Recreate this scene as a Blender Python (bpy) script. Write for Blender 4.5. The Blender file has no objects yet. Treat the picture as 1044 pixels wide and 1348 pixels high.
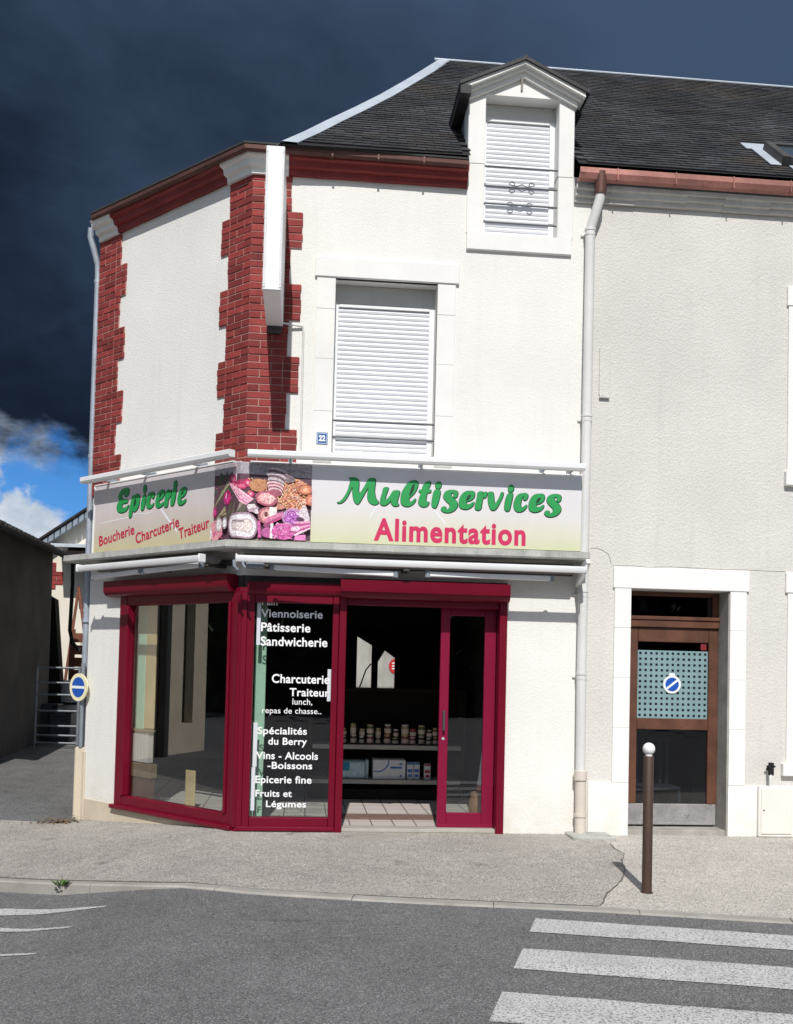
import bpy, bmesh, math, random
from mathutils import Vector, Matrix
from mathutils.geometry import delaunay_2d_cdt
R = math.radians
random.seed(7)
sc = bpy.context.scene
COL = sc.collection

# ------------------------------------------------------------------ camera
cam = bpy.data.cameras.new("camera")
cam.sensor_fit = 'HORIZONTAL'; cam.sensor_width = 36.0
cam.lens = 36.0 * 1341.67 / 1044.0
cam.shift_x = 0.0; cam.shift_y = (829.73 - 674.0) / 1044.0
cam.clip_start = 0.05; cam.clip_end = 2000
co = bpy.data.objects.new("camera", cam); COL.objects.link(co)
r_ = Vector((0.9954124, -0.09261432, 0.02401552)); u_ = Vector((-0.02724444, -0.03375874, 0.9990586)); f_ = Vector((0.0917164, 0.99512961, 0.03612709))
co.matrix_world = Matrix(((r_.x, u_.x, -f_.x, 0.5964), (r_.y, u_.y, -f_.y, -9.98703), (r_.z, u_.z, -f_.z, 1.6), (0, 0, 0, 1)))
sc.camera = co

# ------------------------------------------------------------------ light
SUN_EL, SUN_AZ = 46.0, 5.0          # light travels towards +y, 5 degrees to the right
sun = bpy.data.lights.new("sun", 'SUN'); sun.energy = 4.3; sun.angle = R(0.5); sun.color = (1.0, 0.97, 0.925)
so = bpy.data.objects.new("sun", sun); COL.objects.link(so)
ldir = Vector((math.sin(R(SUN_AZ)) * math.cos(R(SUN_EL)), math.cos(R(SUN_AZ)) * math.cos(R(SUN_EL)), -math.sin(R(SUN_EL))))
so.rotation_euler = ldir.to_track_quat('-Z', 'Y').to_euler()

W = bpy.data.worlds.new("World"); sc.world = W; W.use_nodes = True
wt = W.node_tree; wt.nodes.clear()
def wn(t, **k):
    n = wt.nodes.new(t)
    for a, b in k.items(): setattr(n, a, b)
    return n
def wl(a, b): wt.links.new(a, b)
def wmath(op, a, b=None, clamp=False):
    n = wn('ShaderNodeMath', operation=op); n.use_clamp = clamp
    for i, v in enumerate((a, b)):
        if v is None: continue
        if isinstance(v, (int, float)): n.inputs[i].default_value = v
        else: wl(v, n.inputs[i])
    return n.outputs[0]
def wmap(v, a, b, c=0.0, d=1.0):
    n = wn('ShaderNodeMapRange', interpolation_type='SMOOTHSTEP'); wl(v, n.inputs[0])
    for i, q in enumerate((a, b, c, d)): n.inputs[i + 1].default_value = q
    return n.outputs[0]
def wmix(f, a, b):
    n = wn('ShaderNodeMix', data_type='RGBA')
    if isinstance(f, (int, float)): n.inputs[0].default_value = f
    else: wl(f, n.inputs[0])
    for i, v in ((6, a), (7, b)):
        if isinstance(v, tuple): n.inputs[i].default_value = (*v, 1)
        else: wl(v, n.inputs[i])
    return n.outputs[2]
sky = wn('ShaderNodeTexSky', sky_type='NISHITA', sun_disc=False, sun_elevation=R(SUN_EL), sun_rotation=R(180 - SUN_AZ) + R(2 * SUN_AZ))
bg1 = wn('ShaderNodeBackground'); bg1.inputs[1].default_value = 0.085; wl(sky.outputs[0], bg1.inputs[0])
tc = wn('ShaderNodeTexCoord'); sep = wn('ShaderNodeSeparateXYZ'); wl(tc.outputs['Generated'], sep.inputs[0])
X, Y, Z = sep.outputs
def wnoise(scale, detail, rough, sxyz, dist=0.0, loc=(0, 0, 0)):
    m = wn('ShaderNodeMapping'); m.inputs['Scale'].default_value = sxyz; m.inputs['Location'].default_value = loc; wl(tc.outputs['Generated'], m.inputs[0])
    n = wn('ShaderNodeTexNoise'); n.inputs['Scale'].default_value = scale; n.inputs['Detail'].default_value = detail; n.inputs['Roughness'].default_value = rough; n.inputs['Distortion'].default_value = dist
    wl(m.outputs[0], n.inputs[0]); return n.outputs['Fac']
n_big = wnoise(2.2, 5, 0.5, (1.0, 1.0, 2.2), 0.3)
n_mid = wnoise(7.0, 7, 0.58, (1.0, 1.0, 1.9), 0.4, (3, 1, 2))
n_fine = wnoise(15.0, 10, 0.6, (1.0, 1.0, 1.25), 0.3, (1, 4, 0))
# storm sheet: darkest low on the left, paler towards the right and overhead
lift = wmath('ADD', wmath('MULTIPLY', X, 0.62), wmath('MULTIPLY', Z, 0.85))
lift = wmath('ADD', lift, wmath('MULTIPLY', wmath('SUBTRACT', n_big, 0.5), 0.95))
lift = wmath('ADD', lift, wmath('MULTIPLY', wmath('SUBTRACT', n_mid, 0.5), 0.42))
storm = wmix(wmap(lift, 0.02, 0.72), (0.0080, 0.0145, 0.030), (0.052, 0.086, 0.152))
blue = wmix(wmap(Z, 0.05, 0.26), (0.13, 0.42, 0.86), (0.045, 0.20, 0.62))
# cumulus bank low on the left: dense towards -x, broken at its edge
cb = wmath('ADD', wmath('MULTIPLY', X, -9.0), wmath('MULTIPLY', Z, -7.0))
cb = wmath('ADD', cb, wmath('MULTIPLY', wmath('SUBTRACT', n_fine, 0.5), 3.1))
cum = wmap(cb, 1.05, 1.45)
shade = wmap(wmath('ADD', wmath('MULTIPLY', wmath('SUBTRACT', n_mid, 0.5), 2.2), wmath('MULTIPLY', cb, 0.18)), -0.1, 0.75)
cumcol = wmix(shade, (0.88, 0.93, 1.0), (0.30, 0.38, 0.50))
low = wmix(cum, blue, cumcol)
# grey wisps just under the storm's edge
wis = wmath('MULTIPLY', wmap(wmath('ADD', n_fine, wmath('MULTIPLY', X, -1.2)), 0.70, 0.86), wmap(Z, 0.165, 0.20))
low = wmix(wis, low, (0.36, 0.44, 0.56))
edge = wmath('ADD', Z, wmath('ADD', wmath('MULTIPLY', wmath('SUBTRACT', n_mid, 0.5), 0.10), wmath('MULTIPLY', wmath('SUBTRACT', n_fine, 0.5), 0.045)))
edge = wmath('ADD', edge, wmath('MULTIPLY', X, 0.20))
sm = wmap(edge, 0.126, 0.160)
cloud = wmix(sm, low, storm)
bg2 = wn('ShaderNodeBackground'); bg2.inputs[1].default_value = 1.0; wl(cloud, bg2.inputs[0])
mx = wn('ShaderNodeMixShader'); wl(wmap(Y, -0.05, 0.30), mx.inputs[0]); wl(bg1.outputs[0], mx.inputs[1]); wl(bg2.outputs[0], mx.inputs[2])
wo = wn('ShaderNodeOutputWorld'); wl(mx.outputs[0], wo.inputs[0])

sc.render.engine = 'CYCLES'
sc.view_settings.view_transform = 'Standard'; sc.view_settings.look = 'None'
sc.view_settings.exposure = 0.0; sc.view_settings.gamma = 1.0; sc.view_settings.use_curve_mapping = False
sc.cycles.max_bounces = 8; sc.cycles.transparent_max_bounces = 12
try: sc.cycles.use_denoising = True
except Exception: pass

# ------------------------------------------------------------------ materials
MATS = {}
def mat(name, col, rough=0.7, var=0.10, vs=2.5, fine=0.05, fs=60.0, bump=0.0, bs=60.0, bd=0.004, spec=0.4, metal=0.0,
        streak=0.0, streak_col=None, island=0.0, spots=None, coat=0.0, vor=0.0, grime=None):
    """one procedural surface: colour, large and fine mottling, optional vertical weather streaks, per-island tint, spots and bump"""
    m = bpy.data.materials.new(name); m.use_nodes = True; t = m.node_tree; N = t.nodes; L = t.links
    b = N['Principled BSDF']; b.inputs['Roughness'].default_value = rough; b.inputs['Metallic'].default_value = metal
    b.inputs['Specular IOR Level'].default_value = spec; b.inputs['Coat Weight'].default_value = coat
    geo = N.new('ShaderNodeNewGeometry'); pos = geo.outputs['Position']
    def noise(scale, detail=4, rough_=0.55, stretch=None):
        n = N.new('ShaderNodeTexNoise'); n.inputs['Scale'].default_value = scale; n.inputs['Detail'].default_value = detail; n.inputs['Roughness'].default_value = rough_
        if stretch:
            mp = N.new('ShaderNodeMapping'); mp.inputs['Scale'].default_value = stretch; L.new(pos, mp.inputs[0]); L.new(mp.outputs[0], n.inputs[0])
        else: L.new(pos, n.inputs[0])
        return n.outputs['Fac']
    def rng(v, a, b_, c, d):
        n = N.new('ShaderNodeMapRange'); L.new(v, n.inputs[0])
        for i, q in enumerate((a, b_, c, d)): n.inputs[i + 1].default_value = q
        return n.outputs[0]
    def mul(a, b_):
        n = N.new('ShaderNodeMath'); n.operation = 'MULTIPLY'; L.new(a, n.inputs[0]); L.new(b_, n.inputs[1]); return n.outputs[0]
    def mixc(f, a, c):
        n = N.new('ShaderNodeMix'); n.data_type = 'RGBA'
        L.new(f, n.inputs[0])
        for i, v in ((6, a), (7, c)):
            if isinstance(v, tuple): n.inputs[i].default_value = (*v[:3], 1)
            else: L.new(v, n.inputs[i])
        return n.outputs[2]
    fac = mul(rng(noise(vs, 6), 0.3, 0.7, 1 - var, 1 + var), rng(noise(fs, 3, 0.7), 0.3, 0.7, 1 - fine, 1 + fine))
    if island:
        fac = mul(fac, rng(geo.outputs['Random Per Island'], 0, 1, 1 - island, 1 + island))
    hs = N.new('ShaderNodeHueSaturation'); hs.inputs['Color'].default_value = (*col, 1); L.new(fac, hs.inputs['Value'])
    c = hs.outputs[0]
    if streak:
        s = mul(rng(noise(9, 4, 0.6, (1, 1, 0.07)), 0.52, 0.72, 0, 1), rng(noise(1.3, 3), 0.35, 0.65, 0.2, 1))
        n = N.new('ShaderNodeMath'); n.operation = 'MULTIPLY'; L.new(s, n.inputs[0]); n.inputs[1].default_value = streak
        c = mixc(n.outputs[0], c, streak_col or tuple(v * 0.5 for v in col))
    if spots:
        for (sc_, a, b2, scol) in spots:
            c = mixc(rng(noise(sc_, 6, 0.65), a, b2, 0, 1), c, scol)
    if grime:   # (z low, z high, colour): splash dirt rising from the foot, broken up by noise
        sp = N.new('ShaderNodeSeparateXYZ'); L.new(pos, sp.inputs[0])
        g = mul(rng(sp.outputs[2], grime[0], grime[1], 1, 0), rng(noise(5, 5, 0.65), 0.35, 0.68, 0, 1))
        c = mixc(g, c, grime[2])
    L.new(c, b.inputs['Base Color'])
    if bump:
        h = noise(bs, 5, 0.6)
        if vor:
            v = N.new('ShaderNodeTexVoronoi'); v.inputs['Scale'].default_value = vor; L.new(pos, v.inputs[0])
            a = N.new('ShaderNodeMath'); a.operation = 'ADD'; L.new(h, a.inputs[0]); L.new(v.outputs['Distance'], a.inputs[1]); h = a.outputs[0]
        bp = N.new('ShaderNodeBump'); bp.inputs['Strength'].default_value = bump; bp.inputs['Distance'].default_value = bd
        L.new(h, bp.inputs['Height']); L.new(bp.outputs[0], b.inputs['Normal'])
    MATS[name] = m
    return m

M_wall = mat('cream_render', (0.765, 0.752, 0.715), 0.9, 0.05, 1.0, 0.04, 70, bump=0.28, bs=60, bd=0.007, vor=60, streak=0.26, streak_col=(0.58, 0.56, 0.51), spec=0.2, grime=(-0.25, 0.5, (0.62, 0.57, 0.47)))
M_wall2 = mat('grey_render', (0.62, 0.60, 0.565), 0.92, 0.07, 0.9, 0.06, 60, bump=0.38, bs=46, bd=0.009, vor=46, streak=0.30, streak_col=(0.46, 0.445, 0.42), spec=0.15)
M_stone = mat('painted_stone', (0.775, 0.77, 0.74), 0.8, 0.05, 2.0, 0.02, 50, bump=0.15, bs=30, bd=0.004, streak=0.12, streak_col=(0.60, 0.58, 0.52), spec=0.25)
M_stone2 = mat('white_stone_trim', (0.80, 0.795, 0.765), 0.8, 0.03, 2.0, 0.02, 50, bump=0.25, bs=26, bd=0.005, spec=0.25, grime=(-0.1, 0.45, (0.66, 0.62, 0.53)))
M_plinth = mat('beige_plinth', (0.55, 0.48, 0.37), 0.85, 0.08, 3, 0.05, 50, bump=0.25, bs=40, bd=0.004)
M_brick = mat('red_brick', (0.235, 0.038, 0.034), 0.78, 0.20, 5, 0.14, 60, bump=0.5, bs=60, bd=0.004, island=0.30, spots=[(22, 0.64, 0.76, (0.40, 0.24, 0.21)), (5, 0.60, 0.80, (0.12, 0.022, 0.020))], spec=0.3)
M_mortar = mat('mortar', (0.40, 0.235, 0.205), 0.95, 0.12, 8, 0.08, 80, bump=0.4, bs=80)
M_redcorn = mat('red_cornice_paint', (0.215, 0.026, 0.024), 0.62, 0.18, 4, 0.08, 40, bump=0.35, bs=25, bd=0.006, spots=[(9, 0.62, 0.78, (0.07, 0.014, 0.013))])
M_maroon = mat('maroon_aluminium', (0.142, 0.0012, 0.015), 0.36, 0.06, 3, 0.03, 40, spec=0.3, spots=[(16, 0.72, 0.80, (0.20, 0.012, 0.035))])
M_maroon_lit = mat('sunlit_maroon_aluminium', (0.205, 0.004, 0.034), 0.40, 0.06, 3, 0.03, 40, spec=0.3)  # pinker copy of the maroon: sun on the door leaf put into the colour
M_slate = mat('slate', (0.041, 0.042, 0.046), 0.62, 0.42, 1.1, 0.28, 26, bump=0.5, bs=45, bd=0.003, island=0.32, spec=0.45,
              spots=[(0.8, 0.52, 0.74, (0.058, 0.047, 0.033)), (1.0, 0.55, 0.72, (0.020, 0.024, 0.033)), (2.2, 0.60, 0.80, (0.075, 0.078, 0.085)), (14, 0.68, 0.74, (0.19, 0.18, 0.15))])
M_slatebed = mat('roof_underlay', (0.015, 0.015, 0.017), 0.9)
M_zinc = mat('zinc', (0.50, 0.55, 0.61), 0.5, 0.10, 3, 0.06, 30, metal=0.25, bump=0.1, bs=12, bd=0.01)
M_zincdark = mat('weathered_zinc', (0.24, 0.28, 0.33), 0.6, 0.2, 4, 0.08, 30, metal=0.2)
M_copper = mat('brown_copper', (0.125, 0.058, 0.047), 0.55, 0.22, 3.5, 0.10, 30, metal=0.3, spots=[(7, 0.55, 0.75, (0.06, 0.03, 0.025))])
M_darkmetal = mat('dark_edge_metal', (0.065, 0.062, 0.062), 0.6, 0.2, 4, 0.1, 30)
M_white = mat('white_painted_metal', (0.77, 0.775, 0.78), 0.4, 0.03, 2, 0.02, 30, streak=0.25, streak_col=(0.55, 0.55, 0.55), spec=0.5)
M_pvc = mat('white_shutter_plastic', (0.70, 0.715, 0.755), 0.45, 0.04, 2, 0.02, 30, spec=0.5, streak=0.12, streak_col=(0.52, 0.52, 0.53))
M_pipe = mat('pale_plastic_pipe', (0.66, 0.655, 0.635), 0.5, 0.06, 2, 0.03, 30, streak=0.2, streak_col=(0.45, 0.43, 0.40))
M_cast = mat('cream_cast_iron', (0.62, 0.56, 0.49), 0.6, 0.08, 4, 0.05, 30, spots=[(13, 0.66, 0.70, (0.30, 0.10, 0.06))])
M_pipeblue = mat('grey_zinc_pipe', (0.36, 0.40, 0.46), 0.5, 0.15, 4, 0.06, 30, metal=0.3)
M_conc = mat('weathered_concrete', (0.40, 0.40, 0.37), 0.9, 0.18, 5, 0.12, 60, bump=0.6, bs=50, bd=0.005, streak=0.6, streak_col=(0.16, 0.16, 0.15), spots=[(18, 0.62, 0.72, (0.58, 0.58, 0.55))])
M_iron = mat('grey_wrought_iron', (0.13, 0.135, 0.15), 0.5, 0.1, 5)
M_black = mat('black_rubber', (0.02, 0.02, 0.021), 0.8, spec=0.15)
M_oak = mat('old_varnished_wood', (0.110, 0.044, 0.025), 0.55, 0.3, 5, 0.15, 50, bump=0.3, bs=30, streak=0.5, streak_col=(0.045, 0.018, 0.012), spots=[(7, 0.62, 0.75, (0.14, 0.062, 0.033))])
M_greywood = mat('bleached_grey_wood', (0.27, 0.26, 0.255), 0.8, 0.25, 6, 0.15, 50, bump=0.5, bs=40, spots=[(9, 0.60, 0.70, (0.10, 0.09, 0.08))])
M_greystone = mat('grey_reveal_stone', (0.34, 0.32, 0.29), 0.9, 0.2, 5, 0.12, 50, bump=0.5, bs=40)
M_post = mat('brown_post_paint', (0.062, 0.036, 0.026), 0.55, 0.08, 6, 0.05, 60)
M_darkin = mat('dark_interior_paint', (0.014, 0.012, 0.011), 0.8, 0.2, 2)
M_shelf = mat('grey_shelf_edge', (0.40, 0.38, 0.34), 0.6, 0.1, 6)
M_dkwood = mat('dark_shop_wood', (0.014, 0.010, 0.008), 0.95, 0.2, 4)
M_mint = mat('mint_green_board', (0.45, 0.68, 0.52), 0.6, 0.05, 4, streak=0.1)
M_pine = mat('pine_board', (0.62, 0.47, 0.25), 0.6, 0.12, 4, 0.06, 40, streak=0.3, streak_col=(0.45, 0.30, 0.14))
M_cab = mat('pale_cabinet', (0.55, 0.50, 0.47), 0.6, 0.06, 4, streak=0.2)
M_brownmat = mat('brown_doormat', (0.17, 0.105, 0.085), 0.95, 0.15, 9, 0.2, 120, bump=0.5, bs=120)
M_barn = mat('sooty_barn_render', (0.088, 0.080, 0.072), 0.95, 0.35, 1.3, 0.15, 30, bump=0.6, bs=25, bd=0.01, streak=0.4, streak_col=(0.06, 0.055, 0.05))
M_tile = mat('brown_roof_tile', (0.030, 0.024, 0.022), 1.0, 0.25, 4, 0.2, 30, bump=0.5, bs=30, island=0.3)
M_rear = mat('pale_cream_render', (0.74, 0.69, 0.59), 0.9, 0.06, 1.5, 0.04, 40, bump=0.4, bs=40, bd=0.008)
M_rust = mat('rusty_brown_wood', (0.17, 0.060, 0.035), 0.8, 0.25, 5, 0.1, 40)
M_galv = mat('galvanised_steel', (0.24, 0.27, 0.30), 0.45, 0.12, 5, metal=0.35)
M_bin = mat('dark_blue_bin_plastic', (0.035, 0.045, 0.065), 0.5, 0.08, 5)
M_barrel = mat('pale_grey_plastic', (0.42, 0.45, 0.47), 0.5, 0.08, 5)
M_signcream = mat('cream_enamel', (0.78, 0.72, 0.48), 0.45, 0.05, 8)
M_signblue = mat('blue_enamel', (0.012, 0.085, 0.42), 0.4, 0.05, 8)
M_signwhite = mat('white_enamel', (0.80, 0.80, 0.80), 0.45, 0.03, 8)
M_plateblue = mat('house_plate_blue', (0.02, 0.12, 0.33), 0.35, 0.04, 8)
M_green = mat('sign_green_print', (0.018, 0.30, 0.075), 0.5, 0.04, 5)
M_greenline = mat('sign_dark_outline', (0.010, 0.040, 0.020), 0.5)
M_pink = mat('sign_pink_print', (0.55, 0.022, 0.10), 0.5, 0.05, 5)
M_pinkdark = mat('sign_crimson_print', (0.47, 0.020, 0.060), 0.5, 0.05, 5)
M_vinyl = mat('white_vinyl', (0.84, 0.84, 0.86), 0.5, 0.02, 5)
M_film = mat('frosted_teal_film', (0.20, 0.31, 0.33), 0.5, 0.08, 6)
M_filmhole = mat('film_hole_dark', (0.012, 0.016, 0.018), 0.25)
M_red = mat('red_enamel', (0.55, 0.03, 0.03), 0.45)
M_kerb = mat('kerb_stone', (0.335, 0.315, 0.285), 0.9, 0.15, 4, 0.12, 90, bump=0.4, bs=70, bd=0.004, spots=[(6, 0.60, 0.75, (0.22, 0.21, 0.20))])
M_paint = None

def surface_mat(name, base, agg_dark, agg_light, big=0.16, scale=95.0, bump=0.7, patches=None):
    """asphalt / gravelled tarmac: stones of two tones in a binder"""
    m = bpy.data.materials.new(name); m.use_nodes = True; t = m.node_tree; N = t.nodes; L = t.links; b = N['Principled BSDF']
    b.inputs['Roughness'].default_value = 0.9; b.inputs['Specular IOR Level'].default_value = 0.25
    pos = N.new('ShaderNodeNewGeometry').outputs['Position']
    def nz(s, d=4, r=0.6, st=None):
        n = N.new('ShaderNodeTexNoise'); n.inputs['Scale'].default_value = s; n.inputs['Detail'].default_value = d; n.inputs['Roughness'].default_value = r
        if st:
            mp = N.new('ShaderNodeMapping'); mp.inputs['Scale'].default_value = st; mp.inputs['Rotation'].default_value = (0, 0, R(12)); L.new(pos, mp.inputs[0]); L.new(mp.outputs[0], n.inputs[0])
        else: L.new(pos, n.inputs[0])
        return n.outputs['Fac']
    v = N.new('ShaderNodeTexVoronoi'); v.inputs['Scale'].default_value = scale; L.new(pos, v.inputs[0])
    sx = N.new('ShaderNodeSeparateColor'); L.new(v.outputs['Color'], sx.inputs[0])
    ramp = N.new('ShaderNodeValToRGB'); e = ramp.color_ramp.elements
    e[0].position = 0.0; e[0].color = (*agg_dark, 1); e[1].position = 1.0; e[1].color = (*agg_light, 1)
    k = e.new(0.35); k.color = (*base, 1); k = e.new(0.72); k.color = (*[x * 1.12 for x in base], 1)
    L.new(sx.outputs[0], ramp.inputs[0])
    def rg(vv, a, b_, c, d):
        n = N.new('ShaderNodeMapRange'); L.new(vv, n.inputs[0])
        for i, q in enumerate((a, b_, c, d)): n.inputs[i + 1].default_value = q
        return n.outputs[0]
    mm = N.new('ShaderNodeMath'); mm.operation = 'MULTIPLY'
    L.new(rg(nz(0.9, 6), 0.3, 0.7, 1 - big, 1 + big), mm.inputs[0]); L.new(rg(nz(7, 5, 0.65), 0.3, 0.7, 0.9, 1.1), mm.inputs[1])
    hs = N.new('ShaderNodeHueSaturation'); L.new(ramp.outputs[0], hs.inputs['Color']); L.new(mm.outputs[0], hs.inputs['Value'])
    c = hs.outputs[0]
    for (s, a, b_, colr, st) in patches or []:
        mx_ = N.new('ShaderNodeMix'); mx_.data_type = 'RGBA'; L.new(rg(nz(s, 6, 0.6, st), a, b_, 0, 1), mx_.inputs[0]); L.new(c, mx_.inputs[6]); mx_.inputs[7].default_value = (*colr, 1); c = mx_.outputs[2]
    L.new(c, b.inputs['Base Color'])
    bp = N.new('ShaderNodeBump'); bp.inputs['Strength'].default_value = bump; bp.inputs['Distance'].default_value = 0.006
    L.new(v.outputs['Distance'], bp.inputs['Height']); L.new(bp.outputs[0], b.inputs['Normal'])
    return m
M_road = surface_mat('asphalt', (0.140, 0.139, 0.140), (0.066, 0.066, 0.067), (0.30, 0.30, 0.295), 0.12, 150, patches=[(1.6, 0.62, 0.76, (0.055, 0.055, 0.058), (0.25, 2.2, 1))])
M_pave = surface_mat('pale_gravel_tarmac', (0.48, 0.45, 0.405), (0.21, 0.195, 0.17), (0.74, 0.70, 0.65), 0.10, 130, 0.9)
M_patch = surface_mat('brown_gravel_tarmac', (0.355, 0.332, 0.302), (0.14, 0.128, 0.115), (0.60, 0.57, 0.53), 0.13, 125, 0.9, patches=[(1.1, 0.54, 0.72, (0.38, 0.355, 0.315), None), (2.6, 0.62, 0.78, (0.14, 0.125, 0.11), None)])
M_alley = surface_mat('worn_asphalt', (0.135, 0.135, 0.135), (0.05, 0.05, 0.05), (0.19, 0.19, 0.185), 0.22, 90, patches=[(1.2, 0.56, 0.72, (0.15, 0.145, 0.14), (0.5, 1.5, 1))])
M_ground = surface_mat('verge', (0.07, 0.09, 0.04), (0.03, 0.04, 0.015), (0.12, 0.14, 0.07), 0.3, 30)

def paint_mat():
    m = mat('worn_road_paint', (0.52, 0.515, 0.505), 0.85, 0.10, 3, 0.16, 110, bump=0.7, bs=100, bd=0.005, spots=[(75, 0.51, 0.59, (0.17, 0.17, 0.175)), (4, 0.60, 0.8, (0.31, 0.305, 0.30))])
    return m
M_paint = paint_mat()

def glass_mat(name, tint=(0.80, 0.84, 0.83), refl=1.0, ior=1.5):
    m = bpy.data.materials.new(name); m.use_nodes = True; t = m.node_tree; N = t.nodes; L = t.links; N.clear()
    tr = N.new('ShaderNodeBsdfTransparent'); tr.inputs[0].default_value = (*tint, 1)
    gl = N.new('ShaderNodeBsdfGlossy'); gl.inputs['Roughness'].default_value = 0.004; gl.inputs['Color'].default_value = (0.95, 0.97, 1, 1)
    fr = N.new('ShaderNodeFresnel'); fr.inputs['IOR'].default_value = ior
    ge = N.new('ShaderNodeNewGeometry'); iv = N.new('ShaderNodeMath'); iv.operation = 'SUBTRACT'; iv.inputs[0].default_value = 1.0; L.new(ge.outputs['Backfacing'], iv.inputs[1]); iv.use_clamp = True
    f2 = N.new('ShaderNodeMath'); f2.operation = 'MULTIPLY'; f2.inputs[1].default_value = refl; L.new(fr.outputs[0], f2.inputs[0])
    k = N.new('ShaderNodeMath'); k.operation = 'MULTIPLY'; k.use_clamp = True; L.new(iv.outputs[0], k.inputs[1]); L.new(f2.outputs[0], k.inputs[0])
    mx_ = N.new('ShaderNodeMixShader'); L.new(k.outputs[0], mx_.inputs[0]); L.new(tr.outputs[0], mx_.inputs[1]); L.new(gl.outputs[0], mx_.inputs[2])
    o = N.new('ShaderNodeOutputMaterial'); L.new(mx_.outputs[0], o.inputs[0]); return m
M_glass = glass_mat('window_glass', (0.90, 0.925, 0.915), 2.6)
M_glassdark = glass_mat('dark_door_glass', (0.5, 0.52, 0.54), 1.8)

def attr_mat(name, rough=0.5):
    m = bpy.data.materials.new(name); m.use_nodes = True; t = m.node_tree; N = t.nodes; L = t.links
    a = N.new('ShaderNodeAttribute'); a.attribute_name = 'print'
    pos = N.new('ShaderNodeNewGeometry').outputs['Position']
    n = N.new('ShaderNodeTexNoise'); n.inputs['Scale'].default_value = 55; n.inputs['Detail'].default_value = 5; L.new(pos, n.inputs[0])
    mr = N.new('ShaderNodeMapRange'); L.new(n.outputs['Fac'], mr.inputs[0])
    for i, q in enumerate((0.3, 0.7, 0.62, 1.35)): mr.inputs[i + 1].default_value = q
    hs = N.new('ShaderNodeHueSaturation'); L.new(a.outputs['Color'], hs.inputs['Color']); L.new(mr.outputs[0], hs.inputs['Value'])
    L.new(hs.outputs[0], N['Principled BSDF'].inputs['Base Color']); N['Principled BSDF'].inputs['Roughness'].default_value = rough
    return m
M_print = attr_mat('printed_food_photograph', 0.65)

def sign_mat(name, stops, z0, z1):
    """printed fascia film: a vertical colour blend that is part of the print, with faint diagonal creases"""
    m = bpy.data.materials.new(name); m.use_nodes = True; t = m.node_tree; N = t.nodes; L = t.links; b = N['Principled BSDF']
    pos = N.new('ShaderNodeNewGeometry').outputs['Position']; sp = N.new('ShaderNodeSeparateXYZ'); L.new(pos, sp.inputs[0])
    mr = N.new('ShaderNodeMapRange'); L.new(sp.outputs[2], mr.inputs[0]); mr.inputs[1].default_value = z0; mr.inputs[2].default_value = z1
    nz = N.new('ShaderNodeTexNoise'); nz.inputs['Scale'].default_value = 1.6; nz.inputs['Detail'].default_value = 3; L.new(pos, nz.inputs[0])
    ad = N.new('ShaderNodeMath'); ad.operation = 'MULTIPLY_ADD'; L.new(nz.outputs['Fac'], ad.inputs[0]); ad.inputs[1].default_value = 0.16; L.new(mr.outputs[0], ad.inputs[2])
    sb = N.new('ShaderNodeMath'); sb.operation = 'SUBTRACT'; L.new(ad.outputs[0], sb.inputs[0]); sb.inputs[1].default_value = 0.08
    rp = N.new('ShaderNodeValToRGB'); L.new(sb.outputs[0], rp.inputs[0]); e = rp.color_ramp.elements
    e[0].position, e[0].color = stops[0][0], (*stops[0][1], 1); e[1].position, e[1].color = stops[-1][0], (*stops[-1][1], 1)
    for p_, c_ in stops[1:-1]:
        k = e.new(p_); k.color = (*c_, 1)
    wv = N.new('ShaderNodeTexNoise'); wv.inputs['Scale'].default_value = 2.3; wv.inputs['Detail'].default_value = 1; wv.inputs['Distortion'].default_value = 1.2
    mp = N.new('ShaderNodeMapping'); mp.inputs['Rotation'].default_value = (0, R(35), 0); mp.inputs['Scale'].default_value = (1, 1, 0.35); L.new(pos, mp.inputs[0]); L.new(mp.outputs[0], wv.inputs[0])
    bp = N.new('ShaderNodeBump'); bp.inputs['Strength'].default_value = 0.5; bp.inputs['Distance'].default_value = 0.03; L.new(wv.outputs['Fac'], bp.inputs['Height']); L.new(bp.outputs[0], b.inputs['Normal'])
    L.new(rp.outputs[0], b.inputs['Base Color']); b.inputs['Roughness'].default_value = 0.35
    return m
M_signmain = sign_mat('fascia_film_white_to_lime', [(0.0, (0.57, 0.58, 0.38)), (0.22, (0.66, 0.64, 0.53)), (0.45, (0.69, 0.66, 0.655)), (1.0, (0.68, 0.68, 0.72))], 2.80, 3.55)
M_signcham = sign_mat('fascia_film_beige', [(0.0, (0.53, 0.47, 0.27)), (0.30, (0.55, 0.49, 0.42)), (0.55, (0.60, 0.54, 0.53)), (1.0, (0.60, 0.57, 0.60))], 2.80, 3.55)

def floor_mat():
    m = bpy.data.materials.new('white_floor_tiles'); m.use_nodes = True; t = m.node_tree; N = t.nodes; L = t.links; b = N['Principled BSDF']
    pos = N.new('ShaderNodeNewGeometry').outputs['Position']
    br = N.new('ShaderNodeTexBrick'); br.offset = 0.0; br.inputs['Scale'].default_value = 1.0; br.inputs['Mortar Size'].default_value = 0.006; br.inputs['Brick Width'].default_value = 0.225; br.inputs['Row Height'].default_value = 0.30
    br.inputs['Color1'].default_value = (0.60, 0.54, 0.50, 1); br.inputs['Color2'].default_value = (0.64, 0.58, 0.54, 1); br.inputs['Mortar'].default_value = (0.12, 0.10, 0.09, 1)
    L.new(pos, br.inputs[0]); L.new(br.outputs[0], b.inputs['Base Color']); b.inputs['Roughness'].default_value = 0.35
    return m
M_floor = floor_mat()

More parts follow.
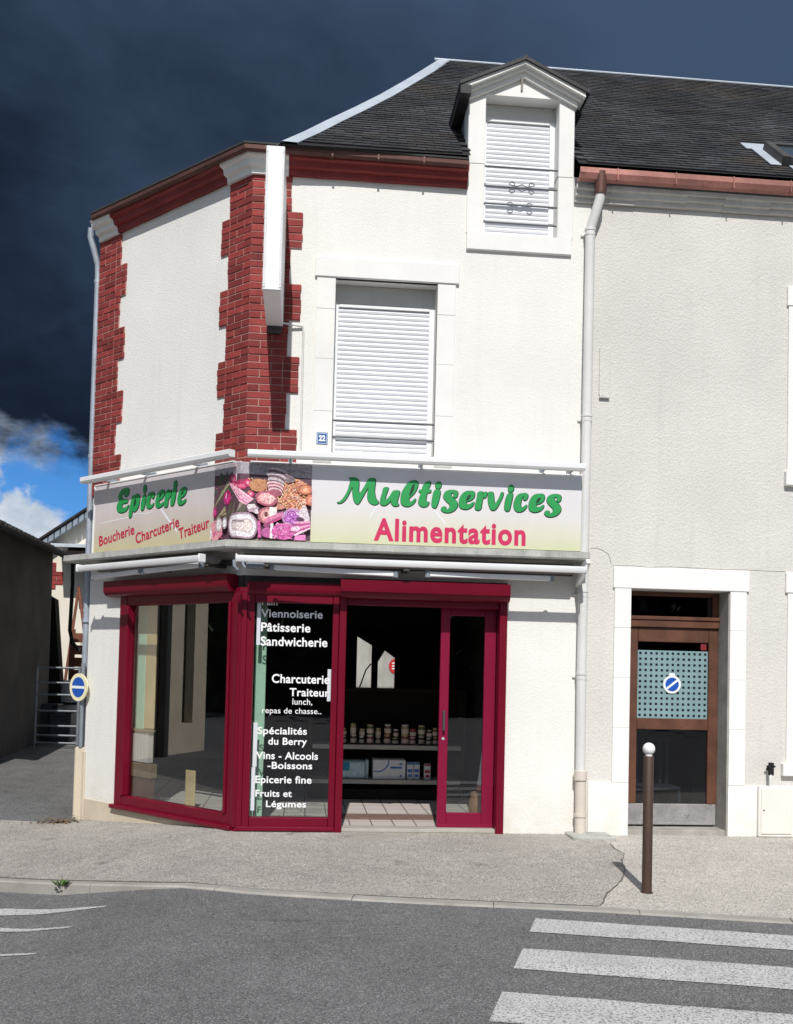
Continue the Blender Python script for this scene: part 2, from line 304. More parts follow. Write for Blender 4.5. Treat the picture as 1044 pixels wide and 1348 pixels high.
# ------------------------------------------------------------------ geometry helpers
BETA = R(46.609)
class Frame:
    """wall frame: s along the wall (left to right seen from outside), d outwards, z up"""
    def __init__(s, o, ex, n): s.o = Vector(o); s.ex = Vector(ex); s.n = Vector(n)
    def P(f, s, d, z): return f.o + f.ex * s + f.n * d + Vector((0, 0, z))
FM = Frame((0, 0, 0), (1, 0, 0), (0, -1, 0))                                         # main facade
FC = Frame((0, 0, 0), (math.cos(BETA), -math.sin(BETA), 0), (-math.sin(BETA), -math.cos(BETA), 0))   # cut-off corner facade, s = -u
CU = 2.68
BL = FC.P(-CU, 0, 0)
FS = Frame(BL, (0, -1, 0), (-1, 0, 0))                                               # side street facade, s negative going back
FW = Frame((0, 0, 0), (1, 0, 0), (0, 1, 0))                                          # world axes: s=x, d=y

class MB:
    def __init__(self): self.bm = bmesh.new(); self.cl = None
    def poly(self, pts):
        vs = [self.bm.verts.new(p) for p in pts]
        return self.bm.faces.new(vs)
    def hexa(self, P8, bevel=0.0):
        b = bmesh.new() if bevel else self.bm
        v = [b.verts.new(p) for p in P8]
        for q in ((0, 1, 2, 3), (4, 7, 6, 5), (0, 4, 5, 1), (1, 5, 6, 2), (2, 6, 7, 3), (3, 7, 4, 0)): b.faces.new([v[i] for i in q])
        if bevel:
            bmesh.ops.bevel(b, geom=list(b.edges), offset=bevel, segments=1, affect='EDGES', clamp_overlap=True)
            self.merge(b)
        return self
    def merge(self, b):
        mp = {v: self.bm.verts.new(v.co) for v in b.verts}
        for f in b.faces: self.bm.faces.new([mp[v] for v in f.verts])
        b.free()
    def box(self, F, s0, s1, d0, d1, z0, z1, bevel=0.004):
        P = F.P
        return self.hexa([P(s0, d0, z0), P(s1, d0, z0), P(s1, d1, z0), P(s0, d1, z0), P(s0, d0, z1), P(s1, d0, z1), P(s1, d1, z1), P(s0, d1, z1)], bevel)
    def prism(self, pts2, fn0, fn1):
        """closed prism: pts2 outline mapped by fn0 and fn1"""
        a = [self.bm.verts.new(fn0(*p)) for p in pts2]; c = [self.bm.verts.new(fn1(*p)) for p in pts2]
        self.bm.faces.new(a); self.bm.faces.new(c[::-1])
        for i in range(len(a)):
            j = (i + 1) % len(a); self.bm.faces.new([a[i], c[i], c[j], a[j]])
        return self
    def sweep(self, prof, stations, closed=True, jitter=0.0):
        """prof [(d,z)] carried along stations [(point, outward)]"""
        rings = []
        for (p, m) in stations:
            rings.append([self.bm.verts.new(Vector(p) + Vector(m) * d + Vector((0, 0, z + (random.uniform(-jitter, jitter) if jitter else 0)))) for d, z in prof])
        n = len(prof)
        for a, c in zip(rings, rings[1:]):
            for i in range(n if closed else n - 1):
                j = (i + 1) % n; self.bm.faces.new([a[i], a[j], c[j], c[i]])
        if closed: self.bm.faces.new(rings[0][::-1]); self.bm.faces.new(rings[-1])
        return self
    def tube(self, pts, r, seg=12, caps=True):
        pts = [Vector(p) for p in pts]; rs = r if isinstance(r, (list, tuple)) else [r] * len(pts)
        rings = []; ref = None
        for i, p in enumerate(pts):
            a = pts[i] - pts[i - 1] if i else pts[1] - pts[0]; c = pts[i + 1] - pts[i] if i < len(pts) - 1 else a
            t = (a.normalized() + c.normalized()).normalized()
            if ref is None: ref = t.orthogonal().normalized()
            x = (ref - t * ref.dot(t)).normalized(); ref = x; y = t.cross(x)
            k = 1 / max(0.5, t.dot(c.normalized()))
            rings.append([self.bm.verts.new(p + (x * math.cos(2 * math.pi * j / seg) + y * math.sin(2 * math.pi * j / seg)) * rs[i] * k) for j in range(seg)])
        for a, c in zip(rings, rings[1:]):
            for j in range(seg): self.bm.faces.new([a[j], a[(j + 1) % seg], c[(j + 1) % seg], c[j]])
        if caps: self.bm.faces.new(rings[0][::-1]); self.bm.faces.new(rings[-1])
        return self
    def lathe(self, o, prof, seg=20, axis=(0, 0, 1)):
        o = Vector(o); ax = Vector(axis).normalized(); x = ax.orthogonal().normalized(); y = ax.cross(x); rings = []
        for r, h in prof:
            rings.append([self.bm.verts.new(o + ax * h + (x * math.cos(2 * math.pi * j / seg) + y * math.sin(2 * math.pi * j / seg)) * max(r, 1e-4)) for j in range(seg)])
        for a, c in zip(rings, rings[1:]):
            for j in range(seg): self.bm.faces.new([a[j], a[(j + 1) % seg], c[(j + 1) % seg], c[j]])
        self.bm.faces.new(rings[0][::-1]); self.bm.faces.new(rings[-1])
        return self
    def build(self, name, m, parent=None, smooth=None, normals=True):
        if normals: bmesh.ops.recalc_face_normals(self.bm, faces=list(self.bm.faces))
        me = bpy.data.meshes.new(name); self.bm.to_mesh(me); self.bm.free()
        if smooth is not None:
            me.polygons.foreach_set('use_smooth', [True] * len(me.polygons)); me.set_sharp_from_angle(angle=R(smooth))
        me.materials.append(m); o = bpy.data.objects.new(name, me); COL.objects.link(o)
        if parent is not None: o.parent = parent
        return o
def tag(o, label=None, cat=None, group=None, kind=None):
    if label: o['label'] = label
    if cat: o['category'] = cat
    if group: o['group'] = group
    if kind: o['kind'] = kind
    return o
def thing(name, label, cat, group=None):
    o = bpy.data.objects.new(name, None); COL.objects.link(o); return tag(o, label, cat, group)
def copy_tree(o, parent=None):
    c = o.copy(); COL.objects.link(c); c.parent = parent
    for ch in list(o.children): copy_tree(ch, c)
    return c
def mitre(n1, n2):
    n1, n2 = Vector(n1), Vector(n2); return (n1 + n2) / (1 + n1.dot(n2))
MC = mitre(FC.n, FM.n)
def st(F, s): return (F.P(s, 0, 0), F.n)
CORNER = (Vector((0, 0, 0)), MC)

def wall(mb, F, s0, s1, z0, z1, holes, d1=0.0, d0=-0.30):
    """wall slab with rectangular holes (s0,s1,z0,z1): front, back and reveals"""
    ss = sorted({s0, s1} | {v for h in holes for v in h[:2] if s0 < v < s1}); zs = sorted({z0, z1} | {v for h in holes for v in h[2:] if z0 < v < z1})
    ns, nz = len(ss) - 1, len(zs) - 1
    solid = [[not any(h[0] - 1e-6 < (ss[i] + ss[i + 1]) / 2 < h[1] + 1e-6 and h[2] - 1e-6 < (zs[j] + zs[j + 1]) / 2 < h[3] + 1e-6 for h in holes) for j in range(nz)] for i in range(ns)]
    V = {}
    def vv(i, j, k):
        if (i, j, k) not in V: V[(i, j, k)] = mb.bm.verts.new(F.P(ss[i], d1 if k else d0, zs[j]))
        return V[(i, j, k)]
    for i in range(ns):
        for j in range(nz):
            if not solid[i][j]: continue
            for k in (0, 1): mb.bm.faces.new([vv(i, j, k), vv(i + 1, j, k), vv(i + 1, j + 1, k), vv(i, j + 1, k)])
            for di, dj, e in ((-1, 0, ((i, j), (i, j + 1))), (1, 0, ((i + 1, j), (i + 1, j + 1))), (0, -1, ((i, j), (i + 1, j))), (0, 1, ((i, j + 1), (i + 1, j + 1)))):
                a, b = i + di, j + dj
                if 0 <= a < ns and 0 <= b < nz and solid[a][b]: continue
                mb.bm.faces.new([vv(*e[0], 0), vv(*e[1], 0), vv(*e[1], 1), vv(*e[0], 1)])

def text(name, s, F, s0, s1, z, cap, d, m, parent, shear=0.0, bold=0.0, rot=0.0, space=1.0):
    """flat lettering fitted between s0 and s1 on a wall frame; cap = height of capitals"""
    c = bpy.data.curves.new(name, 'FONT'); c.body = s; c.bevel_depth = bold; c.bevel_resolution = 0; c.shear = shear; c.space_character = space; c.resolution_u = 6
    t = bpy.data.objects.new(name, c); COL.objects.link(t)
    bpy.context.view_layer.update()
    me = bpy.data.meshes.new_from_object(t.evaluated_get(bpy.context.evaluated_depsgraph_get()))
    bpy.data.objects.remove(t); bpy.data.curves.remove(c)
    xs = [v.co.x for v in me.vertices]; x0, x1 = min(xs), max(xs); kx = (s1 - s0) / (x1 - x0); kz = cap / 0.682
    cr, sr = math.cos(rot), math.sin(rot)
    for v in me.vertices:
        a, b = (v.co.x - x0) * kx, v.co.y * kz
        v.co = F.P(s0 + a * cr - b * sr, d + v.co.z * 0.02, z + a * sr + b * cr)
    me.polygons.foreach_set('use_smooth', [False] * len(me.polygons))
    me.materials.clear(); me.materials.append(m); me.name = name
    o = bpy.data.objects.new(name, me); COL.objects.link(o); o.parent = parent
    return o

# brush-script letters of the fascia signs as closed outlines in sign coordinates (s, z), counters apart
MULTI = [[(0.896,3.191),(0.924,3.201),(0.957,3.237),(0.995,3.307),(1.015,3.382),(1.020,3.418),(1.008,3.436),(1.048,3.442),(1.088,3.430),(1.104,3.385),(1.102,3.328),(1.109,3.288),(1.136,3.318),(1.169,3.376),(1.196,3.429),(1.230,3.441),(1.262,3.432),(1.263,3.380),(1.258,3.323),(1.263,3.277),(1.275,3.238),(1.293,3.216),(1.299,3.199),(1.271,3.180),(1.231,3.187),(1.204,3.212),(1.191,3.252),(1.193,3.309),(1.196,3.349),(1.171,3.302),(1.138,3.238),(1.111,3.191),(1.091,3.179),(1.065,3.201),(1.051,3.246),(1.043,3.303),(1.039,3.348),(1.018,3.296),(0.985,3.232),(0.947,3.191),(0.913,3.180)],
 [(1.346,3.347),(1.369,3.358),(1.392,3.351),(1.387,3.322),(1.371,3.276),(1.366,3.241),(1.378,3.236),(1.405,3.266),(1.433,3.313),(1.455,3.328),(1.501,3.326),(1.502,3.292),(1.488,3.240),(1.487,3.206),(1.501,3.186),(1.476,3.173),(1.442,3.179),(1.424,3.204),(1.424,3.226),(1.396,3.197),(1.362,3.176),(1.333,3.179),(1.316,3.199),(1.320,3.245),(1.336,3.303)],
 [(1.636,3.436),(1.671,3.431),(1.683,3.409),(1.678,3.363),(1.651,3.310),(1.612,3.268),(1.598,3.254),(1.603,3.228),(1.624,3.228),(1.649,3.249),(1.663,3.256),(1.661,3.230),(1.636,3.198),(1.597,3.176),(1.556,3.177),(1.524,3.202),(1.517,3.247),(1.525,3.305),(1.552,3.363),(1.591,3.414)],
 [(1.746,3.406),(1.780,3.430),(1.806,3.428),(1.804,3.396),(1.788,3.356),(1.811,3.347),(1.806,3.319),(1.777,3.315),(1.767,3.263),(1.767,3.234),(1.791,3.229),(1.797,3.218),(1.780,3.189),(1.746,3.176),(1.711,3.186),(1.693,3.214),(1.698,3.260),(1.714,3.312),(1.696,3.323),(1.699,3.343),(1.724,3.351),(1.730,3.376)],
 [(1.846,3.341),(1.880,3.356),(1.903,3.343),(1.904,3.303),(1.888,3.233),(1.872,3.186),(1.855,3.169),(1.832,3.179),(1.823,3.213),(1.830,3.277)],
 [(1.913,3.393),(1.904,3.372),(1.887,3.361),(1.870,3.364),(1.858,3.380),(1.856,3.402),(1.865,3.422),(1.882,3.433),(1.900,3.431),(1.911,3.415)],
 [(1.941,3.308),(1.961,3.338),(1.995,3.353),(2.041,3.356),(2.074,3.345),(2.080,3.320),(2.072,3.290),(2.049,3.278),(2.037,3.295),(2.042,3.318),(2.028,3.327),(2.013,3.317),(2.020,3.294),(2.055,3.261),(2.077,3.227),(2.077,3.193),(2.051,3.157),(2.006,3.133),(1.954,3.131),(1.921,3.150),(1.921,3.175),(1.941,3.190),(1.964,3.183),(1.962,3.163),(1.982,3.164),(2.001,3.184),(1.998,3.213),(1.969,3.240),(1.941,3.274)],
 [(2.192,3.353),(2.227,3.354),(2.248,3.332),(2.242,3.291),(2.211,3.261),(2.177,3.249),(2.165,3.237),(2.177,3.220),(2.206,3.227),(2.235,3.245),(2.243,3.232),(2.224,3.199),(2.184,3.174),(2.138,3.170),(2.103,3.188),(2.093,3.228),(2.101,3.280),(2.129,3.327),(2.163,3.349)],
 [(2.279,3.339),(2.302,3.352),(2.329,3.350),(2.332,3.324),(2.349,3.350),(2.369,3.345),(2.367,3.314),(2.354,3.290),(2.338,3.295),(2.341,3.313),(2.330,3.283),(2.320,3.225),(2.314,3.185),(2.291,3.166),(2.263,3.171),(2.253,3.194),(2.262,3.246),(2.274,3.298)],
 [(2.384,3.343),(2.407,3.353),(2.430,3.347),(2.439,3.311),(2.444,3.265),(2.452,3.236),(2.479,3.272),(2.501,3.319),(2.512,3.351),(2.532,3.349),(2.530,3.314),(2.502,3.250),(2.469,3.191),(2.440,3.170),(2.414,3.177),(2.395,3.211),(2.383,3.268)],
 [(2.582,3.340),(2.611,3.350),(2.629,3.341),(2.626,3.301),(2.613,3.237),(2.600,3.184),(2.582,3.166),(2.559,3.174),(2.548,3.199),(2.552,3.252),(2.565,3.310)],
 [(2.637,3.388),(2.627,3.368),(2.611,3.357),(2.594,3.359),(2.583,3.375),(2.582,3.397),(2.591,3.418),(2.607,3.429),(2.624,3.426),(2.635,3.411)],
 [(2.728,3.351),(2.761,3.353),(2.781,3.336),(2.778,3.307),(2.759,3.283),(2.739,3.288),(2.738,3.305),(2.746,3.317),(2.735,3.320),(2.718,3.287),(2.709,3.235),(2.721,3.212),(2.742,3.218),(2.766,3.237),(2.772,3.220),(2.749,3.186),(2.714,3.166),(2.673,3.167),(2.646,3.197),(2.642,3.249),(2.659,3.302),(2.687,3.338)],
 [(2.892,3.352),(2.928,3.353),(2.949,3.331),(2.943,3.290),(2.912,3.260),(2.877,3.247),(2.865,3.235),(2.877,3.218),(2.906,3.225),(2.936,3.243),(2.944,3.230),(2.925,3.197),(2.884,3.172),(2.837,3.168),(2.802,3.186),(2.791,3.226),(2.800,3.279),(2.828,3.326),(2.863,3.348)],
 [(2.975,3.308),(2.996,3.337),(3.031,3.353),(3.078,3.356),(3.111,3.344),(3.118,3.319),(3.109,3.290),(3.086,3.277),(3.073,3.294),(3.079,3.317),(3.065,3.326),(3.049,3.316),(3.056,3.293),(3.092,3.260),(3.114,3.226),(3.114,3.191),(3.088,3.155),(3.041,3.130),(2.988,3.128),(2.955,3.148),(2.954,3.173),(2.975,3.188),(2.999,3.181),(2.997,3.161),(3.017,3.162),(3.037,3.182),(3.034,3.211),(3.004,3.239),(2.976,3.273)]]
MULTI_C = [[(1.645,3.396),(1.652,3.385),(1.639,3.332),(1.611,3.285),(1.602,3.285),(1.610,3.331),(1.629,3.384)],
 [(2.204,3.313),(2.212,3.302),(2.188,3.266),(2.165,3.256),(2.170,3.283),(2.187,3.307)],
 [(2.905,3.312),(2.912,3.300),(2.888,3.265),(2.865,3.255),(2.870,3.281),(2.887,3.305)]]
EPI = [[(-1.859,3.480),(-1.816,3.462),(-1.814,3.425),(-1.847,3.392),(-1.894,3.396),(-1.910,3.421),(-1.881,3.441),(-1.898,3.451),(-1.938,3.424),(-1.948,3.384),(-1.906,3.359),(-1.852,3.354),(-1.826,3.339),(-1.850,3.316),(-1.920,3.313),(-1.942,3.288),(-1.917,3.263),(-1.859,3.274),(-1.818,3.291),(-1.812,3.270),(-1.857,3.230),(-1.938,3.215),(-2.010,3.232),(-2.041,3.273),(-2.027,3.323),(-1.993,3.354),(-2.019,3.390),(-1.998,3.436),(-1.941,3.474)],
 [(-1.749,3.379),(-1.704,3.388),(-1.658,3.397),(-1.616,3.370),(-1.612,3.306),(-1.638,3.241),(-1.693,3.206),(-1.735,3.216),(-1.749,3.170),(-1.782,3.146),(-1.806,3.168),(-1.799,3.242),(-1.773,3.320)],
 [(-1.554,3.365),(-1.517,3.377),(-1.498,3.355),(-1.506,3.296),(-1.524,3.232),(-1.552,3.208),(-1.585,3.224),(-1.584,3.290)],
 [(-1.495,3.433),(-1.504,3.409),(-1.520,3.396),(-1.538,3.399),(-1.551,3.417),(-1.554,3.442),(-1.546,3.466),(-1.529,3.479),(-1.511,3.476),(-1.498,3.458)],
 [(-1.389,3.394),(-1.348,3.374),(-1.346,3.341),(-1.367,3.317),(-1.390,3.332),(-1.387,3.354),(-1.412,3.334),(-1.427,3.289),(-1.414,3.255),(-1.381,3.259),(-1.356,3.272),(-1.354,3.250),(-1.397,3.221),(-1.450,3.219),(-1.487,3.248),(-1.484,3.314),(-1.450,3.377)],
 [(-1.203,3.397),(-1.170,3.377),(-1.172,3.338),(-1.209,3.302),(-1.256,3.287),(-1.261,3.264),(-1.232,3.252),(-1.186,3.268),(-1.174,3.251),(-1.205,3.224),(-1.269,3.210),(-1.314,3.233),(-1.323,3.287),(-1.298,3.350),(-1.253,3.391)],
 [(-1.138,3.377),(-1.095,3.386),(-1.083,3.355),(-1.063,3.383),(-1.051,3.346),(-1.068,3.311),(-1.096,3.286),(-1.108,3.222),(-1.139,3.205),(-1.166,3.220),(-1.165,3.285)],
 [(-1.021,3.388),(-0.984,3.393),(-0.968,3.370),(-0.975,3.313),(-0.997,3.238),(-1.029,3.212),(-1.060,3.231),(-1.054,3.295)],
 [(-0.958,3.425),(-0.967,3.402),(-0.983,3.390),(-1.001,3.393),(-1.014,3.410),(-1.017,3.434),(-1.009,3.457),(-0.992,3.470),(-0.974,3.467),(-0.961,3.450)],
 [(-0.827,3.388),(-0.796,3.368),(-0.798,3.331),(-0.833,3.296),(-0.878,3.281),(-0.883,3.258),(-0.855,3.247),(-0.811,3.262),(-0.800,3.246),(-0.829,3.219),(-0.890,3.206),(-0.933,3.228),(-0.942,3.280),(-0.918,3.342),(-0.875,3.383)]]
EPI_C = [[(-1.678,3.345),(-1.672,3.311),(-1.697,3.267),(-1.713,3.275),(-1.705,3.328)],
 [(-1.216,3.362),(-1.215,3.342),(-1.249,3.319),(-1.254,3.336),(-1.234,3.357)],
 [(-0.840,3.354),(-0.839,3.335),(-0.871,3.312),(-0.876,3.329),(-0.856,3.349)]]
CREASE_M = [[(1.294,3.176),(1.217,3.053)],
 [(1.820,3.184),(1.968,3.018)]]
CREASE_C = [[(-1.236,3.207),(-1.112,3.093),(-0.935,2.939)],
 [(-2.368,3.130),(-2.088,3.143),(-1.806,3.155),(-1.669,3.184),(-1.510,3.171),(-1.377,3.180)]]

def smooth_loop(P, n=4):
    m = len(P); out = []
    for i in range(m):
        p0, p1, p2, p3 = P[i - 1], P[i], P[(i + 1) % m], P[(i + 2) % m]
        for k in range(n):
            t = k / n; out.append(tuple(0.5 * (2 * b + (c - a) * t + (2 * a - 5 * b + 4 * c - d) * t * t + (3 * b - a - 3 * c + d) * t ** 3) for a, b, c, d in zip(p0, p1, p2, p3)))
    return out
def grow_loop(P, g):
    A = sum(a[0] * b[1] - b[0] * a[1] for a, b in zip(P, P[1:] + P[:1])); sg = 1 if A > 0 else -1; out = []
    for i in range(len(P)):
        a, b = P[i - 1], P[(i + 1) % len(P)]; tx, ty = b[0] - a[0], b[1] - a[1]; l = math.hypot(tx, ty) or 1; out.append((P[i][0] + sg * ty / l * g, P[i][1] - sg * tx / l * g))
    return out
def glyphs(mb, loops, F, d):
    for k, L_ in enumerate(loops):
        Q = [Vector(q) for q in smooth_loop(L_)]; n = len(Q)
        vs, _e, fs, *_r = delaunay_2d_cdt(Q, [], [list(range(n))], 1, 1e-5)
        V = [mb.bm.verts.new(F.P(v.x, d + k * 0.0002, v.y)) for v in vs]
        for f in fs: mb.bm.faces.new([V[i] for i in f])
def outlines(mb, loops, F, d, w, off):
    """thin dark contour ribbon round every letter, slightly dropped to the lower right"""
    for k, L_ in enumerate(loops):
        P = smooth_loop(L_); G_, I_ = grow_loop(P, w), grow_loop(P, -w * .6)
        V = [(mb.bm.verts.new(F.P(g[0] + off[0], d + k * 0.0001, g[1] + off[1])), mb.bm.verts.new(F.P(i[0] + off[0], d + k * 0.0001, i[1] + off[1]))) for g, i in zip(G_, I_)]
        for a, b in zip(V, V[1:] + V[:1]): mb.bm.faces.new([a[0], b[0], b[1], a[1]])
def creases(mb, lines, F, d, w):
    for L_ in lines:
        for (a, b) in zip(L_, L_[1:]):
            l = math.hypot(b[0] - a[0], b[1] - a[1]); nx, nz = -(b[1] - a[1]) / l * w, (b[0] - a[0]) / l * w
            mb.poly([F.P(a[0] - nx, d, a[1] - nz), F.P(b[0] - nx, d, b[1] - nz), F.P(b[0] + nx, d, b[1] + nz), F.P(a[0] + nx, d, a[1] + nz)])

# ------------------------------------------------------------------ ground
def lerp_poly(pts, x):
    if x <= pts[0][0]: a, b = pts[0], pts[1]
    elif x >= pts[-1][0]: a, b = pts[-2], pts[-1]
    else:
        for a, b in zip(pts, pts[1:]):
            if a[0] <= x <= b[0]: break
    return a[1] + (b[1] - a[1]) * (x - a[0]) / (b[0] - a[0])
KERB = [(-9.0, 3.6), (-4.0, 0.25), (-1.83, -1.256), (-1.3, -1.62), (-0.86, -1.87), (-0.3, -2.2), (0.33, -2.46), (1.41, -2.69), (2.69, -2.91), (4.0, -3.22), (14.0, -5.6)]
def kerb_y(x): return lerp_poly(KERB, x)
def gz(x, y): return -.02 + .12 * max(-1.8, min(0, x + .2)) - .02 * max(0, min(6, -y))
def road_drop(x): return 0.012 + 0.075 * max(0.0, min(1.0, (-0.35 - x) / 0.9))
def sheet(mb, xs, y0, y1, rows, zf):
    prev = None
    for x in xs:
        a, b = y0(x), y1(x); col = [mb.bm.verts.new((x, a + (b - a) * k / rows, zf(x, a + (b - a) * k / rows))) for k in range(rows + 1)]
        if prev:
            for k in range(rows): mb.bm.faces.new([prev[k], col[k], col[k + 1], prev[k + 1]])
        prev = col
def frange(a, b, st_): 
    n = max(1, round((b - a) / st_)); return [a + (b - a) * i / n for i in range(n + 1)]

g = MB(); g.poly([(-600, -600, -0.75), (600, -600, -0.75), (600, 600, -0.75), (-600, 600, -0.75)])
tag(g.build('ground', M_ground), 'rough green ground around the street', kind='structure')
rd = MB(); xs = [-40, -20] + frange(-12, 14, 0.25) + [25, 45]
sheet(rd, xs, lambda x: -26.0, lambda x: kerb_y(x) + 0.02, 40, lambda x, y: gz(x, y) - road_drop(x) - (0.0 if y > -7 else 0.0))
tag(rd.build('road', M_road, smooth=60), 'dark grey asphalt road in front of the shop', kind='structure')
def pave_back(x): return 1.72 + max(0, -1.85 - x) * 0.28 if x < -1.85 else (2.0 if x < 0 else 0.35)
pv = MB(); sheet(pv, frange(-8, 14, 0.2), lambda x: kerb_y(x) + 0.12, lambda x: max(pave_back(x), kerb_y(x) + .2), 14, gz)
tag(pv.build('pavement', M_pave, smooth=60), 'pale gravelled pavement in front of the grey house', kind='structure')
PB = [(-3.4, 2.58), (-3.06, 2.64), (-2.6, 2.86), (-2.15, 3.09), (-1.9, 3.24), (-1.37, 3.40), (-0.95, 3.53), (-0.43, 3.55), (-0.2, 3.46), (0.05, 3.33), (0.5, 3.33)]
pt = MB(); ys = frange(0, 1, 1 / 30.)
def patch_right(y):
    return lerp_poly([(a, b) for a, b in PB], y) + 0.009 * math.sin(y * 11) + 0.004 * math.sin(y * 37)
rows = []
for k in range(61):
    row = []
    for i in range(46):
        t = i / 45.
        y = -3.2 + 3.55 * (k / 60.)
        x = -0.2 + (patch_right(y) + .2) * t
        yy = max(y, kerb_y(x) + 0.122); row.append(pt.bm.verts.new((x, yy, gz(x, yy) + 0.005)))
    rows.append(row)
for a, b in zip(rows, rows[1:]):
    for i in range(45):
        try:
            if len({tuple(round(c, 5) for c in v.co) for v in (a[i], a[i + 1], b[i + 1], b[i])}) >= 3: pt.bm.faces.new([a[i], a[i + 1], b[i + 1], b[i]])
        except ValueError: pass
sm_ = MB(); sp_ = []
for k in range(90):
    y = 0.03 - 2.98 * k / 89.; x = patch_right(y)
    if y < kerb_y(x) + .13: break
    w_ = .004 + .004 * math.sin(k * .35) + random.uniform(0, .004); sp_.append((sm_.bm.verts.new((x - w_, y, gz(x, y) + .009)), sm_.bm.verts.new((x + .004, y, gz(x, y) + .009))))
for a, b in zip(sp_, sp_[1:]): sm_.bm.faces.new([a[0], a[1], b[1], b[0]])
tag(sm_.build('pavement_seam', mat('brown_tar_seam', (0.13, 0.12, 0.108), 0.95, 0.3, 20, 0.2, 120)), 'dark curved tar seam where the brown pavement patch meets the pale pavement', kind='structure')
pl = MB(); sheet(pl, frange(-8, -0.2, 0.15), lambda x: kerb_y(x) + 0.122, lambda x: max(pave_back(x) - .004, kerb_y(x) + .19), 14, lambda x, y: gz(x, y) + 0.005)
pt.merge(pl.bm)
tag(pt.build('pavement_patch', M_patch, smooth=60), 'browner gravelled tarmac of the pavement in front of the shop', kind='structure')
al = MB()
def alley_z(x, y): return max(-0.25, gz(x, 0)) + max(0, y - 2.2) * 0.05
sheet(al, frange(-9, -1.2, 0.3), lambda x: pave_back(x) - 0.0, lambda x: 16.0, 30, lambda x, y: gz(x, 0) + max(0, y - pave_back(x)) * 0.05 + .002)
tag(al.build('alley', M_alley, smooth=60), 'grey asphalt alley climbing between the barn and the shop', kind='structure')
kb = MB()
kx = frange(-8, 14, 0.25); prof = []
rings = []
for x in kx:
    y = kerb_y(x); t = (kerb_y(x + .05) - kerb_y(x - .05)) / .1; nn = Vector((-t, 1, 0)).normalized() * -1
    zt = gz(x, y) + 0.003; zb = zt - road_drop(x) - 0.12
    p = Vector((x, y, 0)); rings.append([kb.bm.verts.new(v) for v in (p + Vector((0, 0, zb)), p + Vector((0, 0, zt - .012)), p - nn * .012 + Vector((0, 0, zt)), p - nn * 0.125 + Vector((0, 0, zt)), p - nn * 0.125 + Vector((0, 0, zb)))])
for i0 in range(0, len(rings) - 4, 4):
    ch = [[v.co.copy() for v in r] for r in rings[i0:i0 + 5]]
    for q in range(5):
        ch[0][q] = ch[0][q].lerp(ch[1][q], .009); ch[4][q] = ch[4][q].lerp(ch[3][q], .009)
    jz = random.uniform(-.003, .003); rr2 = [[kb.bm.verts.new(v + Vector((0, 0, jz))) for v in r] for r in ch]
    for a, b in zip(rr2, rr2[1:]):
        for i in range(5): kb.bm.faces.new([a[i], a[(i + 1) % 5], b[(i + 1) % 5], b[i]])
    kb.bm.faces.new(rr2[0][::-1]); kb.bm.faces.new(rr2[-1])
for r in rings:
    for v in r: kb.bm.verts.remove(v)
tag(kb.build('kerb', M_kerb), 'low grey stone kerb along the pavement edge', kind='structure')

# road markings: three zebra bars and three hatching wedges
def marking(pts, name, label, cat):
    m = MB(); n = 24
    (a, b, c, d) = [Vector((*p, 0)) for p in pts]     # a-b near edge... quad as a,b,c,d ring
    g_ = [[None] * 3 for _ in range(n + 1)]
    for i in range(n + 1):
        t = i / n; p, q = a.lerp(b, t), d.lerp(c, t)
        for j in range(3):
            v = p.lerp(q, j / 2); jit = random.uniform(-.006, .006) if j != 1 else 0
            g_[i][j] = m.bm.verts.new((v.x, v.y + jit, gz(v.x, v.y) - road_drop(v.x) + 0.0045))
    for i in range(n):
        for j in range(2): m.bm.faces.new([g_[i][j], g_[i + 1][j], g_[i + 1][j + 1], g_[i][j + 1]])
    return tag(m.build(name, M_paint), label, cat, group=None, kind='structure')
k_ = -0.2555
def bar(x0, y0, x1, y1, L_):
    dx, dy = 0.9687, -0.2485
    return [(x0, y0), (x0 + dx * L_, y0 + dy * L_), (x1 + dx * L_, y1 + dy * L_), (x1, y1)]
for q, lab in ((bar(2.233, -3.084, 2.117, -3.412, 4.0), 'white zebra crossing bar nearest the pavement'), (bar(1.993, -3.773, 1.854, -4.164, 4.0), 'middle of the three white zebra crossing bars'), (bar(1.711, -4.555, 1.56, -4.98, 4.0), 'white zebra crossing bar nearest the bottom edge of the photo')):
    tag(marking(q, 'crosswalk_bar', lab, 'road marking'), group='zebra crossing bars')
for q, lab in (([(-1.95, -1.72), (-0.761, -2.378), (-0.78, -2.400), (-1.90, -2.02)], 'white tapering hatch stroke nearest the kerb'), ([(-1.85, -2.30), (-0.905, -2.815), (-0.93, -2.83), (-1.82, -2.44)], 'middle white tapering hatch stroke on the road'), ([(-1.65, -2.98), (-1.0, -3.345), (-1.02, -3.36), (-1.63, -3.06)], 'lowest and smallest white hatch stroke on the road')):
    tag(marking(q, 'hatch_stroke', lab, 'road marking'), group='white hatch strokes at the left')

# ------------------------------------------------------------------ corner shop
shop = thing('corner_shop', 'white rendered corner shop with red brick quoins, maroon shopfront and slate roof', 'building')
w = MB(); wall(w, FM, 0.0, 3.40, -0.35, 6.62, [(0.0, 2.62, -0.035, 2.46), (0.83, 1.847, 3.66, 5.437), (2.29, 3.05, 5.98, 7.0)])
wall(w, FC, -CU, -0.0, -0.45, 6.66, [(-2.04, 0.0, -0.035, 2.46)])
wall(w, FS, -5.0, 0.0, -0.45, 6.62, [])
wall(w, Frame((0, 6.95, 0), (1, 0, 0), (0, 1, 0)), -1.54, 3.4, -0.3, 6.6, [(1.25, 2.35, 1.0, 2.35)])
w.build('wall', M_wall, shop)
